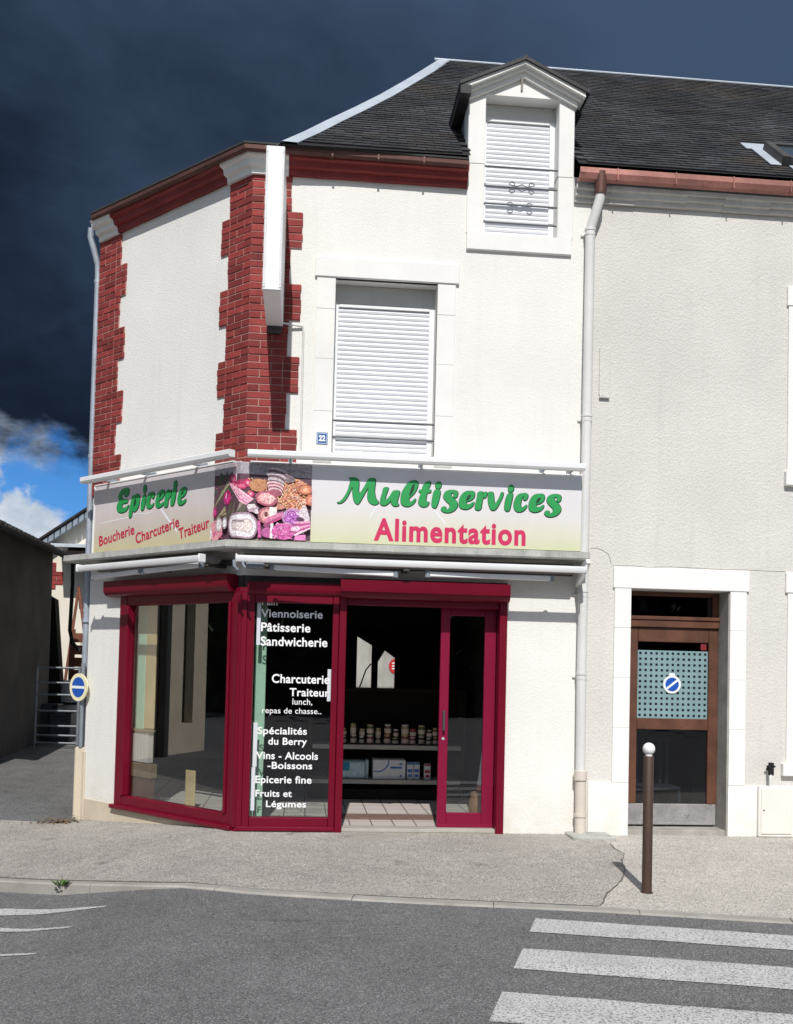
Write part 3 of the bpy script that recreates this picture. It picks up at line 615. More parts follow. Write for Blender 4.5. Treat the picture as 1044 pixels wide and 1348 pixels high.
# concrete threshold / foot below the shopfront
ft = MB(); ft.sweep([(-0.30, -0.45), (0.012, -0.45), (0.012, -0.012), (-0.30, -0.012)], [st(FC, -2.05), CORNER, st(FM, 2.63)])
ft.build('shopfront_footing', M_plinth, shop)
pp = MB(); pp.box(FC, -CU, -2.052, 0.0, 0.014, -0.45, 0.03, 0.004); pp.box(FS, -5.0, 0.0, 0.0, 0.11, -0.45, 0.60, 0.012); pp.box(FC, -CU - 0.02, -CU + 0.035, -0.1, 0.02, -0.45, 0.56, 0.006)
pp.build('plinth', M_plinth, shop)
# floors and inside
fl = MB(); fl.poly([FC.P(-2.0, -0.3, 0), FC.P(-0.0, -0.18, 0), (2.62, 0.06, 0), (3.3, 0.06, 0), (3.3, 6.5, 0), (-1.5, 6.5, 0), (-1.5, 2.2, 0)])
fl.build('shop_floor', M_floor, shop)
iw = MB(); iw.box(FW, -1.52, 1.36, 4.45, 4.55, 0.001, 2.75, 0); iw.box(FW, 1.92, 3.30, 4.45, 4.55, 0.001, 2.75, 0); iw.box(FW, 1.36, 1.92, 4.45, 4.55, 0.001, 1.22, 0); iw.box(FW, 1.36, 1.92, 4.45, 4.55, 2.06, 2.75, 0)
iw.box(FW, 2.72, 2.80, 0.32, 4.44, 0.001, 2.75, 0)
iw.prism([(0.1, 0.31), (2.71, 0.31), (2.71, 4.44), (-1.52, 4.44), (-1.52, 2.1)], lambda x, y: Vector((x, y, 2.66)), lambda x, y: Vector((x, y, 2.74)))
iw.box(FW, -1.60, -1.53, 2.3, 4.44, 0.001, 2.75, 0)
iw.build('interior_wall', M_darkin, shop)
bw = MB(); bw.box(FW, 1.34, 1.94, 4.40, 4.45, 2.03, 2.09, .003); bw.box(FW, 1.34, 1.94, 4.40, 4.45, 1.19, 1.24, .003); bw.box(FW, 1.58, 1.67, 4.40, 4.45, 1.24, 2.03, .003)
bw.box(FW, 1.33, 1.37, 4.40, 4.45, 1.24, 2.03, .003); bw.box(FW, 1.91, 1.95, 4.40, 4.45, 1.24, 2.03, .003)
bw.tube([(1.40, 4.38, 1.25), (1.50, 4.38, 1.55), (1.57, 4.38, 1.64)], .010)
for q_ in ([(1.371, 2.0295), (1.579, 2.0295), (1.579, 1.90), (1.371, 2.02)], [(1.671, 2.0295), (1.909, 2.0295), (1.909, 1.73), (1.765, 1.83), (1.671, 1.67)]):
    bw.prism(q_, lambda x, z: Vector((x, 4.405, z)), lambda x, z: Vector((x, 4.445, z)))
bw.build('rear_window_frame', M_dkwood, shop)

# brick quoins: real bricks on a mortar bed
def course_bricks(mb, F, sa, sb, z, h, flip, k, toward):
    """fill sa..sb with bricks of stretcher / header length"""
    s = sa; i = k % 2
    while s < sb - 0.02:
        L_ = 0.225 if (i % 2 == 0) else 0.112
        e = min(s + L_, sb)
        if sb - e < 0.05: e = sb
        a, b = (s, e) if not flip else (sa + sb - e, sa + sb - s)
        gap = 0.0045
        mb.box(F, a + (gap if a > sa + 1e-4 else 0), b - (gap if b < sb - 1e-4 else 0), -0.02, 0.020 + random.uniform(-.003, .004), z + gap, z + h - gap, 0.004)
        s = e; i += 1
H_ = 0.0722
qm = MB(); qb = MB(); ql = MB(); qlm = MB()
for k in range(41):
    z = 6.43 - H_ * (k + 1); wide = (k // 5) % 2 == 1
    wm = 0.488 if wide else 0.372; wc = 0.462 if wide else 0.345
    course_bricks(qb, FM, -0.006, wm + random.uniform(-.006, .006), z, H_, False, k, 1)
    course_bricks(qb, FC, -wc + random.uniform(-.006, .006), 0.004, z, H_, True, k + 1, -1)
    qm.sweep([(-0.02, z), (0.0135, z), (0.0135, z + H_), (-0.02, z + H_)], [st(FC, -wc + .002), CORNER, st(FM, wm - .002)])
    wl_ = 0.53 if wide else 0.415
    course_bricks(ql, FC, -CU - .004, -CU + wl_ + random.uniform(-.006, .006), z, H_, False, k, 1)
    qlm.box(FC, -CU - .01, -CU + wl_ - .002, -0.02, 0.0135, z, z + H_, 0)
    course_bricks(ql, FS, -wl_, 0.004, z, H_, True, k + 1, -1)
q1 = qb.build('brick_quoin', M_brick, shop); qm.build('mortar', M_mortar, q1)
q2 = ql.build('brick_quoin', M_brick, shop); qlm.build('mortar', M_mortar, q2)

# cornices
PR = [(0.0, 6.425), (0.045, 6.425), (0.055, 6.475), (0.10, 6.485), (0.115, 6.535), (0.155, 6.545), (0.165, 6.60), (0.0, 6.60)]
c1 = MB()
def many(F, a, b, n): return [st(F, a + (b - a) * i / n) for i in range(n + 1)]
c1.sweep(PR, many(FM, 0.34, 2.118, 16), jitter=0.003)
c1.sweep([(d, z + .03 if z > 6.43 else z + .02) for d, z in PR], many(FC, -2.29, -0.35, 16), jitter=0.003)
c1.build('cornice', M_redcorn, shop)
PW = [(0.0, 6.40), (0.05, 6.40), (0.058, 6.455), (0.10, 6.47), (0.108, 6.52), (0.15, 6.535), (0.165, 6.575), (0.185, 6.60), (0.0, 6.60)]
c2 = MB(); c2.sweep([(d, z + .015) for d, z in PW], [st(FC, -0.352), CORNER, st(FM, 0.338)]); c2.build('corner_capital', M_stone, shop)
mB = mitre(FS.n, FC.n)
c3 = MB(); c3.sweep([(d, z + .025) for d, z in PW], [st(FC, -2.665), st(FC, -2.292)]); c3.build('corner_capital', M_stone, shop)
GUT = [(0.12, 6.565), (0.185, 6.552), (0.205, 6.572), (0.210, 6.612), (0.198, 6.615), (0.188, 6.585), (0.13, 6.580)]
g1 = MB(); LEFT = [(FC.P(-2.60, 0, .060), FC.n), (Vector((0, 0, 0.012)), MC), (FM.P(2.10, 0, 0), FM.n)]
g1.sweep(GUT, LEFT)
for s in (0.75, 1.2, 1.65): g1.box(FM, s, s + .02, 0.15, 0.215, 6.554, 6.618, .002)
gt = g1.build('gutter', M_copper, shop)
g2 = MB(); g2.sweep([(0.06, 6.6165), (0.218, 6.6165), (0.222, 6.632), (0.06, 6.650)], LEFT)
g2.build('edge_flashing', M_darkmetal, gt)

# roof planes
SL = 0.868; RY = 3.40; RZ = 6.635 + SL * (RY + 0.25)
def rz(y): return 6.635 + SL * (y + 0.25)
def roofP(x, v, h=0.0):     # v = distance up the slope from the eave line y=-0.27
    c = math.cos(math.atan(SL)); s = math.sin(math.atan(SL)); return Vector((x, -0.27 + v * c - s * h, 6.635 - .02 * SL + v * s + c * h))
VT = (RY + 0.27) / math.cos(math.atan(SL))
HIP = [(0.270, 0.000), (0.474, 0.422), (0.701, 0.958), (0.992, 1.609), (1.315, 2.368), (1.740, 3.482), (2.235, VT)]    # hip in roof-plane coordinates (x, v)
def hip_x(v): return lerp_poly([(b, a) for a, b in HIP], v)
def clip_left(poly):
    out = []
    for i in range(len(poly)):
        a, b = poly[i], poly[(i + 1) % len(poly)]; fa, fb = a[0] - hip_x(a[1]), b[0] - hip_x(b[1])
        if fa >= 0: out.append(a)
        if fa * fb < 0: t = fa / (fa - fb); out.append((a[0] + (b[0] - a[0]) * t, a[1] + (b[1] - a[1]) * t))
    return out
sl_shop, sl_house = MB(), MB()
EX, SW_ = 0.096, 0.18
nr = int(VT / EX) + 1
SKY = (5.42, 6.20, 0.47, 1.08)      # skylight in plane coordinates
for k in range(1, nr):
    v0 = k * EX; v1 = min(v0 + EX + 0.02, VT + .01)
    x = -0.2 + (SW_ / 2 if k % 2 else 0) + random.uniform(-.015, .015)
    while x < 9.6:
        a, b = x + 0.0025, x + SW_ - 0.0025; x += SW_
        mid = (a + b) / 2
        yv = roofP(0, v0).y
        if 2.10 < mid < 3.22 and yv < 0.75: continue
        if SKY[0] < mid < SKY[1] and SKY[2] - .05 < v0 < SKY[3] - .04: continue
        va = v0 + random.uniform(-.006, .004)
        p = [(a, va), (b, va + random.uniform(-.003, .003)), (b, v1), (a, v1)]
        if k and a < hip_x(v1) + .3: p = clip_left(p)
        elif a < hip_x(v0): p = clip_left(p)
        if len(p) < 3: continue
        hl = 0.011 + random.uniform(0, .004); tilt = random.uniform(-.002, .002)
        mb = sl_shop if mid < 3.42 else sl_house
        top = [roofP(q[0], q[1], (hl if q[1] < v0 + .03 else 0.002 + (hl - .002) * max(0, 1 - (q[1] - v0) / (v1 - v0))) + tilt * (1 if q[0] > mid else -1)) for q in p]
        vt = [mb.bm.verts.new(c) for c in top]; mb.bm.faces.new(vt)
        if len(p) == 4:
            e = [mb.bm.verts.new(roofP(p[0][0], p[0][1], 0)), mb.bm.verts.new(roofP(p[1][0], p[1][1], 0))]; mb.bm.faces.new([vt[1], vt[0], e[0], e[1]])
rf = sl_shop.build('roof', M_slate, shop, normals=False)
und = MB()
hp = [roofP(a, b, -.004) for a, b in HIP]
RID = hp[-1]; TOPB = Vector((3.42, RY, RID.z)); BK = Vector((-1.7, 6.6, 6.55)); A_ = Vector((BL.x + .02, BL.y + .1, 6.60))
VD = 1.30      # the slope starts behind the dormer between x 2.12 and 3.21
und.poly([roofP(2.12, 0.06, -.004), roofP(2.12, VD, -.004)] + [roofP(0.83, VD, -.004)] + hp[2::-1])
und.poly([roofP(3.21, 0.06, -.004), roofP(3.42, 0.06, -.004), roofP(3.42, VD, -.004), roofP(3.21, VD, -.004)])
und.poly([roofP(0.83, VD, -.004), roofP(3.42, VD, -.004), roofP(3.42, VT, -.004)] + hp[:2:-1])
for a, b in zip(hp, hp[1:]): und.poly([a, b, BK])
und.poly([A_, hp[0], BK]); und.poly([RID, TOPB, (3.42, 7.1, 6.6), BK])
und.build('roof_slope', M_slatebed, rf)
hf = MB()
hb = [roofP(a, b, 0.0) for a, b in HIP]
nrm = Vector((0, -math.sin(math.atan(SL)), math.cos(math.atan(SL))))
for i, (a, b) in enumerate(zip(HIP, HIP[1:])):
    w0, w1 = 0.15, 0.15
    P0, P1 = roofP(a[0], a[1], .022), roofP(b[0], b[1], .022); Q0, Q1 = roofP(a[0] + w0, a[1], .018), roofP(b[0] + w1, b[1], .018)
    if i == len(HIP) - 2: Q1 = roofP(b[0] + .10, b[1], .018)
    D0, D1 = P0 + Vector((-.07, .03, -.05)), P1 + Vector((-.07, .03, -.05)); k0, k1 = roofP(a[0] + w0, a[1], 0), roofP(b[0] + w1, b[1], 0)
    hf.poly([P0, Q0, Q1, P1]); hf.poly([P0, P1, D1, D0]); hf.poly([Q0, k0, k1, Q1])
hf.build('hip_flashing', M_zinc, rf)
rg = MB(); rg.tube([(2.16, RY, RZ + .012), (3.42, RY, RZ + .012)], .017, 8); rg.build('ridge_cap', M_zinc, rf, 40)

# upper window
def surround(mb, F, o0, o1, z0, z1, lint, lz, jl, jr, d, dl, cuts=()):
    mb.box(F, lint[0], lint[1], -0.05, dl, lz, z1, .006)
    zs = [z0] + list(cuts) + [lz - .0005]
    for a, b in zip(zs, zs[1:]):
        mb.box(F, jl, o0, -0.05, d + random.uniform(0, .002), a + .001, b, .004); mb.box(F, o1, jr, -0.05, d + random.uniform(0, .002), a + .001, b, .004)
def roller(mb, F, s0, s1, z0, z1, d, pitch=0.0475):
    n = int(round((z1 - z0) / pitch)); prof = []
    for i in range(n):
        z = z0 + (z1 - z0) * i / n; h = (z1 - z0) / n
        prof += [(d - .006, z), (d + .003, z + .003), (d + .008, z + h * .45), (d + .004, z + h * .85), (d - .005, z + h * .93)]
    prof += [(d - .006, z1), (d - .02, z1), (d - .02, z0)]
    mb.sweep(prof, [st(F, s0), st(F, s1)])
def guides(mb, F, s0, s1, z0, z1, d):
    mb.box(F, s0, s0 + .04, d - .03, d + .022, z0, z1, .003); mb.box(F, s1 - .055, s1, d - .03, d + .022, z0, z1, .003); mb.box(F, s0 + .0405, s1 - .0555, d - .03, d + .026, z1 - .035, z1 - .001, .003)
wf = MB(); surround(wf, FM, 0.83, 1.847, 3.60, 5.635, (0.622, 2.062), 5.437, 0.645, 2.03, 0.018, 0.034, (4.1, 4.62, 5.12))
win = wf.build('upper_window', M_stone, shop)
rv = MB(); rv.box(FM, 0.83, 1.847, -0.29, -0.17, 5.245, 5.434, .002); rv.build('lintel_board', mat('grey_white_board', (0.60, 0.60, 0.58), 0.8, 0.06, 4, streak=0.4), win)
sh = MB(); roller(sh, FM, 0.871, 1.792, 3.62, 5.21, -0.19); sh.build('roller_shutter', M_pvc, win)
gd = MB(); guides(gd, FM, 0.832, 1.845, 3.60, 5.244, -0.19); gd.build('shutter_frame', M_white, win)
rl = MB()
for z in (4.025, 3.862): rl.tube([FM.P(0.832, -0.03, z), FM.P(1.845, -0.03, z)], .011, 8)
rl.build('window_bars', M_iron, win, 40)

# dormer
dm = MB()
dm.box(FM, 2.12, 2.295, -0.26, 0.022, 6.68, 7.395, .005); dm.box(FM, 2.12, 2.293, -0.26, 0.0205, 5.972, 6.678, .005)
dm.box(FM, 3.05, 3.21, -0.26, 0.022, 6.60, 7.395, .005); dm.box(FM, 3.052, 3.21, -0.26, 0.0205, 5.972, 6.598, .005)
dm.box(FM, 2.125, 3.20, -0.28, 0.034, 5.80, 5.970, .006)
dm.prism([(2.12, 7.3965), (3.21, 7.3965), (3.21, 7.43), (2.665, 7.67), (2.12, 7.43)], lambda x, z: FM.P(x, -0.27, z), lambda x, z: FM.P(x, 0.020, z))
dor = dm.build('dormer', M_stone, shop)
rk = MB()
def rake(mb, d0, d1, off0, off1, over):
    sl = 0.545 / 0.27 ; sx, sz = 0.5465, 0.262
    L_ = math.hypot(sx, sz); nx, nz = sz / L_, sx / L_
    for sg in (-1, 1):
        ax, az = 2.665, 7.63; ex, ez = 2.665 + sg * (sx + over), 7.63 - sz * (sx + over) / sx
        q = [(ax, az + off0 / nz), (ex, ez + off0 / nz), (ex, ez + off1 / nz), (ax, az + off1 / nz)]
        mb.prism(q, lambda x, z: FM.P(x, d0, z), lambda x, z: FM.P(x, d1, z))
rake(rk, -0.1, 0.060, -0.045, 0.004, 0.012); rake(rk, -0.1, 0.095, 0.004, 0.036, 0.04); rake(rk, -0.1, 0.145, 0.036, 0.085, 0.075)
rk.build('pediment_moulding', M_stone, dor)
fh = MB(); fh.tube([FM.P(2.655, .03, 7.46), FM.P(2.655, .05, 7.56), FM.P(2.675, .045, 7.595)], .011, 6); fh.build('iron_hook', M_greystone, dor)
for xa in (2.122, 3.13):
    ck = MB(); ck.box(FW, xa, xa + .078, 0.0 if 0 else -0.0 + .265, 1.35, 6.5, 7.42, 0); ck.build('dormer_cheek', M_zincdark, dor)
dr = MB()
for sg in (-1, 1):
    ax, az, ex, ez = 2.665, 7.70, 2.665 + sg * 0.66, 7.70 - 0.66 * 0.455
    q = [(ax, az), (ex, ez), (ex, ez + .035), (ax, az + .035)]
    dr.prism(q, lambda x, z: Vector((x, -0.17, z)), lambda x, z: Vector((x, 1.6, z)))
dr.tube([(2.665, -0.168, 7.735), (2.665, 1.6, 7.735)], .012, 8)
for (y0, y1, z_) in ((-0.17, 1.0, 0),): 
    dr.box(FW, 2.01, 2.118, y0 + .01, y1, 7.31, 7.405, .004); dr.box(FW, 3.215, 3.32, y0 + .3, y1, 7.34, 7.405, .004)
dr.build('dormer_roof', mat('dark_slate_edge', (0.022, 0.021, 0.023), 0.6, 0.3, 8, bump=0.4, bs=40), dor)
rv = MB(); rv.box(FM, 2.295, 3.05, -0.30, -0.15, 7.250, 7.394, .002); rv.build('lintel_board', MATS['grey_white_board'], dor)
sh = MB(); roller(sh, FM, 2.335, 2.996, 5.985, 7.215, -0.165); sh.build('roller_shutter', M_pvc, dor)
gd = MB(); guides(gd, FM, 2.297, 3.048, 5.972, 7.248, -0.165); gd.build('shutter_frame', M_white, dor)
dback = MB(); dback.box(FM, 2.2, 3.13, -0.34, -0.302, 5.9, 7.5, 0); dback.build('dormer_backing', M_slatebed, dor)
rl = MB()
for z in (6.682, 6.48, 6.30, 6.11): rl.tube([FM.P(2.295, -0.02, z), FM.P(3.05, -0.02, z)], .0095, 8)
def scroll(cx, cz, sx, sz, n=18):
    out = []
    for i in range(n + 1):
        t = i / n; a = t * 4.6; r = 0.034 * (1 - .6 * t); out.append(FM.P(cx + sx * (r * math.cos(a) - .034), -0.02, cz + sz * r * math.sin(a)))
    return out
for sx in (-1, 1):
    for sz in (-1, 1):
        e = FM.P(2.684 + sx * 0.125, -0.02, 6.48 + sz * .028)
        rl.tube([FM.P(2.684, -0.02, 6.48 + sz * .035), FM.P(2.684 + sx * .05, -0.02, 6.48 + sz * .012), FM.P(2.684 + sx * .09, -0.02, 6.48 + sz * .02), e], .005, 6)
        rl.tube(scroll(2.684 + sx * 0.13, 6.48 + sz * .03, sx, sz), .0055, 6)
rl.build('window_bars', M_iron, dor, 40)

# concrete canopy over the shopfront
cn = MB(); cn.sweep([(0.0, 2.685), (0.33, 2.685), (0.34, 2.70), (0.335, 2.762), (0.0, 2.79)], [st(FC, -CU - 0.02), CORNER, st(FM, 3.355)])
cn.build('concrete_canopy', M_conc, shop)

# ---- shopfront frames
def frame_bars(name, bars, F, parent, m=M_maroon, bev=.006):
    mb = MB()
    for (s0, s1, d0, d1, z0, z1) in bars: mb.box(F, s0, s1, d0, d1, z0, z1, bev)
    return mb.build(name, m, parent)
cwin = frame_bars('corner_window', [(-2.035, -1.90, -0.09, 0.022, 0.0, 2.33), (-0.128, -0.062, -0.09, 0.018, 0.0, 2.33), (-1.899, -0.129, -0.09, 0.016, 0.0, 0.135), (-1.899, -0.129, -0.09, 0.016, 2.20, 2.33),
    (-1.902, -1.862, -0.07, 0.034, 0.137, 2.2), (-0.166, -0.13, -0.07, 0.034, 0.137, 2.2)], FC, shop)
s_ = MB(); s_.box(FC, -2.06, -0.02, 0.0, 0.07, -0.010, 0.034, .008); s_.build('window_sill', M_maroon, cwin)
gp = MB(); gp.box(FC, -1.865, -0.162, -0.045, -0.037, 0.13, 2.205, 0); gp.build('pane', M_glass, cwin)
lwin = frame_bars('lettered_window', [(0.055, 0.128, -0.09, 0.018, 0.0, 2.33), (0.888, 0.950, -0.09, 0.018, 0.0, 2.33), (0.129, 0.887, -0.09, 0.016, 0.0, 0.118), (0.129, 0.887, -0.09, 0.016, 2.20, 2.33)], FM, shop)
s_ = MB(); s_.box(FM, 0.01, 0.952, 0.0, 0.05, -0.010, 0.034, .008); s_.build('window_sill', M_maroon, lwin)
gp = MB(); gp.box(FM, 0.126, 0.890, -0.045, -0.037, 0.115, 2.205, 0); pane2 = gp.build('pane', M_glass, lwin)
cp = MB(); cp.prism([(FC.P(-0.062, 0.03, 0).x, FC.P(-0.062, 0.03, 0).y), (FC.P(-0.062, -0.09, 0).x, FC.P(-0.062, -0.09, 0).y), (0.055, 0.09), (0.055, -0.03), ((MC * 0.034).x, (MC * 0.034).y)], lambda x, y: Vector((x, y, -0.012)), lambda x, y: Vector((x, y, 2.34)))
cp.tube([Vector((MC.x, MC.y, 0)) * .03 + Vector((0, 0, 0.03)), Vector((MC.x, MC.y, 0)) * .03 + Vector((0, 0, 2.3))], .02, 10)
cp.build('corner_post', M_maroon, shop, 30)
ent = frame_bars('entrance', [(0.953, 1.022, -0.10, 0.045, -0.02, 2.33), (2.537, 2.615, -0.10, 0.045, -0.02, 2.33), (1.0225, 2.5365, -0.10, 0.02, 2.20, 2.33)], FM, shop)
th = MB(); th.box(FM, 1.0225, 2.5365, -0.16, 0.018, -0.012, 0.022, .004); th.build('threshold', M_shelf, ent)
sd = MB()
for a in ((1.974, 2.066, -0.16, -0.112, 0.026, 2.215), (2.42, 2.534, -0.16, -0.112, 0.026, 2.215), (2.0665, 2.4195, -0.16, -0.112, 0.026, 0.165), (2.0665, 2.4195, -0.16, -0.112, 2.13, 2.215)): sd.box(FM, *a, .004)
sd.box(FM, 1.976, 2.532, -0.155, -0.095, 0.0225, 0.055, .003)
sdo = sd.build('sliding_door', M_maroon_lit, shop)
gp = MB(); gp.box(FM, 2.064, 2.422, -0.14, -0.132, 0.16, 2.135, 0); gp.build('pane', M_glass, sdo)
mb = MB(); mb.box(FM, 2.005, 2.03, -.0945, -.06, 0.98, 1.18, .006); mb.build('door_handle', M_darkmetal, sdo)
mb = MB(); mb.lathe(FM.P(2.018, -.111, 0.90), [(.014, 0), (.014, .006)], 12, (0, -1, 0)); mb.build('door_lock', M_zinc, sdo)
def shutter_box(name, F, s0, s1, z0, z1, d):
    mb = MB(); prof = [(-0.05, z1), (d, z1)]
    for i in range(7):
        a = math.pi / 2 * i / 6; rr = 0.075; prof.append((d - rr + rr * math.cos(a), z0 + rr - rr * math.sin(a)))
    prof.append((-0.05, z0)); mb.sweep(prof, [st(F, s0), st(F, s1)])
    return mb.build(name, M_maroon, shop, 35)
shutter_box('shutter_box', FM, 0.952, 2.622, 2.262, 2.437, 0.135)
shutter_box('shutter_box', FM, 0.055, 0.951, 2.262, 2.40, 0.055)
shutter_box('shutter_box', FC, -2.215, -0.08, 2.30, 2.47, 0.125)
for F, a, b, d in ((FM, 0.02, 2.6, -.02), (FC, -2.03, -0.02, -.02)):
    mb = MB(); mb.box(F, a, b, -0.12, d, 2.331, 2.459, .003); mb.build('header_panel', M_darkmetal, shop)

# white lettering on the narrow pane
GD = -0.034
letter = [("Pain", .195, .345, 2.178, .074, .018), ("Viennoiserie", .188, .789, 2.059, .076, .018), ("Pâtisserie", .192, .672, 1.921, .081, .020), ("Sandwicherie", .192, .842, 1.782, .084, .021), ("Charcuterie", .311, .872, 1.421, .081, .021), ("Traiteur", .486, .874, 1.295, .074, .020),
    ("lunch,", .517, .710, 1.211, .059, .004), ("repas de chasse..", .225, .801, 1.123, .054, .004), ("Spécialités", .187, .665, .920, .066, .019), ("du Berry", .293, .668, .819, .066, .019), ("Vins - Alcools", .180, .779, .678, .068, .019), ("-Boissons", .292, .726, .585, .064, .019),
    ("Epicerie fine", .179, .723, .446, .067, .019), ("Fruits et", .183, .535, .314, .062, .019), ("Légumes", .288, .677, .214, .060, .019)]
for (t_, a, b, z, c_, bo) in letter:
    text('lettering', t_, FM, a, b, z, c_, GD + .001, M_vinyl, lwin, bold=bo, space=1.04)
vb = MB()
for a, b, z0, z1 in ((0.150, 0.186, 1.785, 2.199), (0.852, 0.886, 1.25, 1.563), (0.147, 0.186, 0.60, 1.03), (0.140, 0.176, 0.178, 0.596)): vb.box(FM, a, b, GD - .0025, GD - .001, z0 if z0 > .12 else .125, z1, 0)
vb.build('vinyl_stripes', mat('white_vinyl_stripe', (0.60, 0.64, 0.68), 0.5, 0.03), lwin)

# ------------------------------------------------------------------ fascia signs
sg1 = thing('fascia_sign', 'long white to lime sign with green Multiservices lettering above the shop entrance', 'shop sign')
b_ = MB(); b_.prism([(MC.x * 0.0, 0.0), (MC.x * .10, MC.y * .10), (3.335, -0.10), (3.335, -0.002), (0.004, -0.002)], lambda x, y: Vector((x, y, 2.795)), lambda x, y: Vector((x, y, 3.548))); b_.build('board', M_signmain, sg1)
e_ = MB(); e_.box(FM, 3.3352, 3.352, 0, 0.112, 2.79, 3.552, .002); e_.box(FM, 0.05, 3.335, 0.0, 0.108, 3.5485, 3.562, .002); e_.build('sign_frame', M_white, sg1)
t_ = MB(); outlines(t_, MULTI, FM, 0.1014, 0.006, (.003, -.004)); t_.build('lettering_outline', M_greenline, sg1)
t_ = MB(); glyphs(t_, MULTI, FM, 0.1045); lt_ = t_.build('lettering', M_green, sg1)
t_ = MB(); glyphs(t_, MULTI_C, FM, 0.1085); t_.build('letter_counters', M_greenline, lt_)
t_ = MB(); creases(t_, CREASE_M, FM, 0.1008, .007); t_.build('film_crease', mat('film_crease_white', (0.78, 0.78, 0.80), 0.4), sg1)
text('lettering', 'Alimentation', FM, 1.262, 2.768, 2.838, 0.203, 0.102, M_pink, sg1, bold=0.034, space=1.12)
sg2 = thing('fascia_sign', 'beige sign with green Epicerie lettering on the cut-off corner of the shop', 'shop sign')
CQ = FC.P(-2.48, 0, 0)
b_ = MB(); q_ = [FC.P(-2.48, 0.002, 0), FC.P(-2.48, 0.10, 0), MC * 0.10, Vector((0, 0, 0)) + MC * 0.004]; b_.prism([(v.x, v.y) for v in q_], lambda x, y: Vector((x, y, 2.795)), lambda x, y: Vector((x, y, 3.558))); b_.build('board', M_signcham, sg2)
e_ = MB(); e_.box(FC, -2.492, -2.4802, 0, 0.11, 2.79, 3.56, .002); e_.box(FC, -2.48, -0.06, 0.0, 0.108, 3.5582, 3.572, .002); e_.build('sign_frame', M_white, sg2)
t_ = MB(); outlines(t_, EPI, FC, 0.1012, 0.007, (.003, -.004)); t_.build('lettering_outline', M_greenline, sg2)
t_ = MB(); glyphs(t_, EPI, FC, 0.1045); lt_ = t_.build('lettering', M_green, sg2)
t_ = MB(); glyphs(t_, EPI_C, FC, 0.1085); t_.build('letter_counters', M_greenline, lt_)
t_ = MB(); creases(t_, CREASE_C[:1], FC, 0.1008, .012); creases(t_, CREASE_C[1:], FC, 0.10085, .004); t_.build('film_crease', MATS['film_crease_white'], sg2)
text('lettering', 'Boucherie', FC, -2.362, -1.680, 2.872, 0.108, 0.102, M_pinkdark, sg2, bold=0.024, rot=0.140, space=1.05)
text('lettering', 'Charcuterie', FC, -1.655, -0.885, 2.856, 0.108, 0.102, M_pinkdark, sg2, bold=0.024, rot=0.175, space=1.05)
text('lettering', 'Traiteur', FC, -0.895, -0.395, 2.855, 0.108, 0.102, M_pinkdark, sg2, bold=0.024, rot=0.180, space=1.05)

# printed food photograph wrapping the corner: many small printed shapes, back to front
class Print:
    def __init__(s): s.v = {-1: [], 1: []}; s.k = 0
    def add(s, pts, c0, c1=None, centre=None):
        s.k += 1
        for side in (-1, 1):
            poly = pts; out = []
            for i in range(len(poly)):
                a, b = poly[i], poly[(i + 1) % len(poly)]; fa, fb = a[0] * side, b[0] * side
                if fa >= 0: out.append(a)
                if fa * fb < 0: t = fa / (fa - fb); out.append((0.0, a[1] + (b[1] - a[1]) * t))
            lim = -0.345 if side < 0 else 0.648
            out = [((max(q[0], lim) if side < 0 else min(q[0], lim)), min(max(q[1], 2.799), 3.545)) for q in out]
            if len(out) >= 3: s.v[side].append((out, c0, s.k))
    def build(s, side, parent):
        bm = bmesh.new(); cl = bm.loops.layers.float_color.new('print'); F = FC if side < 0 else FM
        for pts, c, k in s.v[side]:
            vs = []
            for q, z in pts:
                dd = 0.1010 + k * 0.00006
                if abs(q) < 1e-6: vs.append(bm.verts.new(MC * dd + Vector((0, 0, z))))
                else: vs.append(bm.verts.new(F.P(q, dd, z)))
            try: f = bm.faces.new(vs)
            except ValueError: continue
            for l in f.loops: l[cl] = (*c, 1)
        me = bpy.data.meshes.new('food_print'); bm.to_mesh(me); bm.free(); me.materials.append(M_print)
        o = bpy.data.objects.new('food_print', me); COL.objects.link(o); o.parent = parent; return o
PT = Print()
def pq(x, y):
    q = (x - 360) * (0.345 / 338.) if x < 360 else (x - 360) * (0.648 / 632.)
    return (q, 3.545 - (y - 70) * 0.0010)
def ell(x, y, rx, ry, c, rot=0, n=20, a0=0, a1=360):
    pts = []
    for i in range(n):
        a = R(a0 + (a1 - a0) * i / (n if a1 - a0 == 360 else n - 1)); u, v = rx * math.cos(a), ry * math.sin(a); cr, sr = math.cos(R(rot)), math.sin(R(rot)); pts.append(pq(x + u * cr - v * sr, y + u * sr + v * cr))
    PT.add(pts, c)
def rect(x0, y0, x1, y1, wd, c):
    l = math.hypot(x1 - x0, y1 - y0); nx, ny = -(y1 - y0) / l * wd / 2, (x1 - x0) / l * wd / 2
    PT.add([pq(x0 + nx, y0 + ny), pq(x1 + nx, y1 + ny), pq(x1 - nx, y1 - ny), pq(x0 - nx, y0 - ny)], c)
def ring(x, y, rx, ry, cs, rot=0):
    for i, c in enumerate(cs): k = 1 - i / len(cs); ell(x, y, rx * k, ry * k, c, rot)
rr = random.Random(3)
PT.add([pq(22, 150), pq(990, 150), pq(990, 815), pq(22, 815)], (0.10, 0.045, 0.065))
PT.add([pq(22, 70), pq(990, 70), pq(990, 205), pq(22, 165)], (0.36, 0.33, 0.37))  # grey top band: shade at the sign's upper edge painted into the print
for i in range(30): ell(rr.uniform(30, 350), rr.uniform(170, 350), rr.uniform(15, 40), rr.uniform(10, 22), (rr.uniform(.04, .10), rr.uniform(.05, .09), rr.uniform(.03, .07)), rr.uniform(-60, 60), 10)
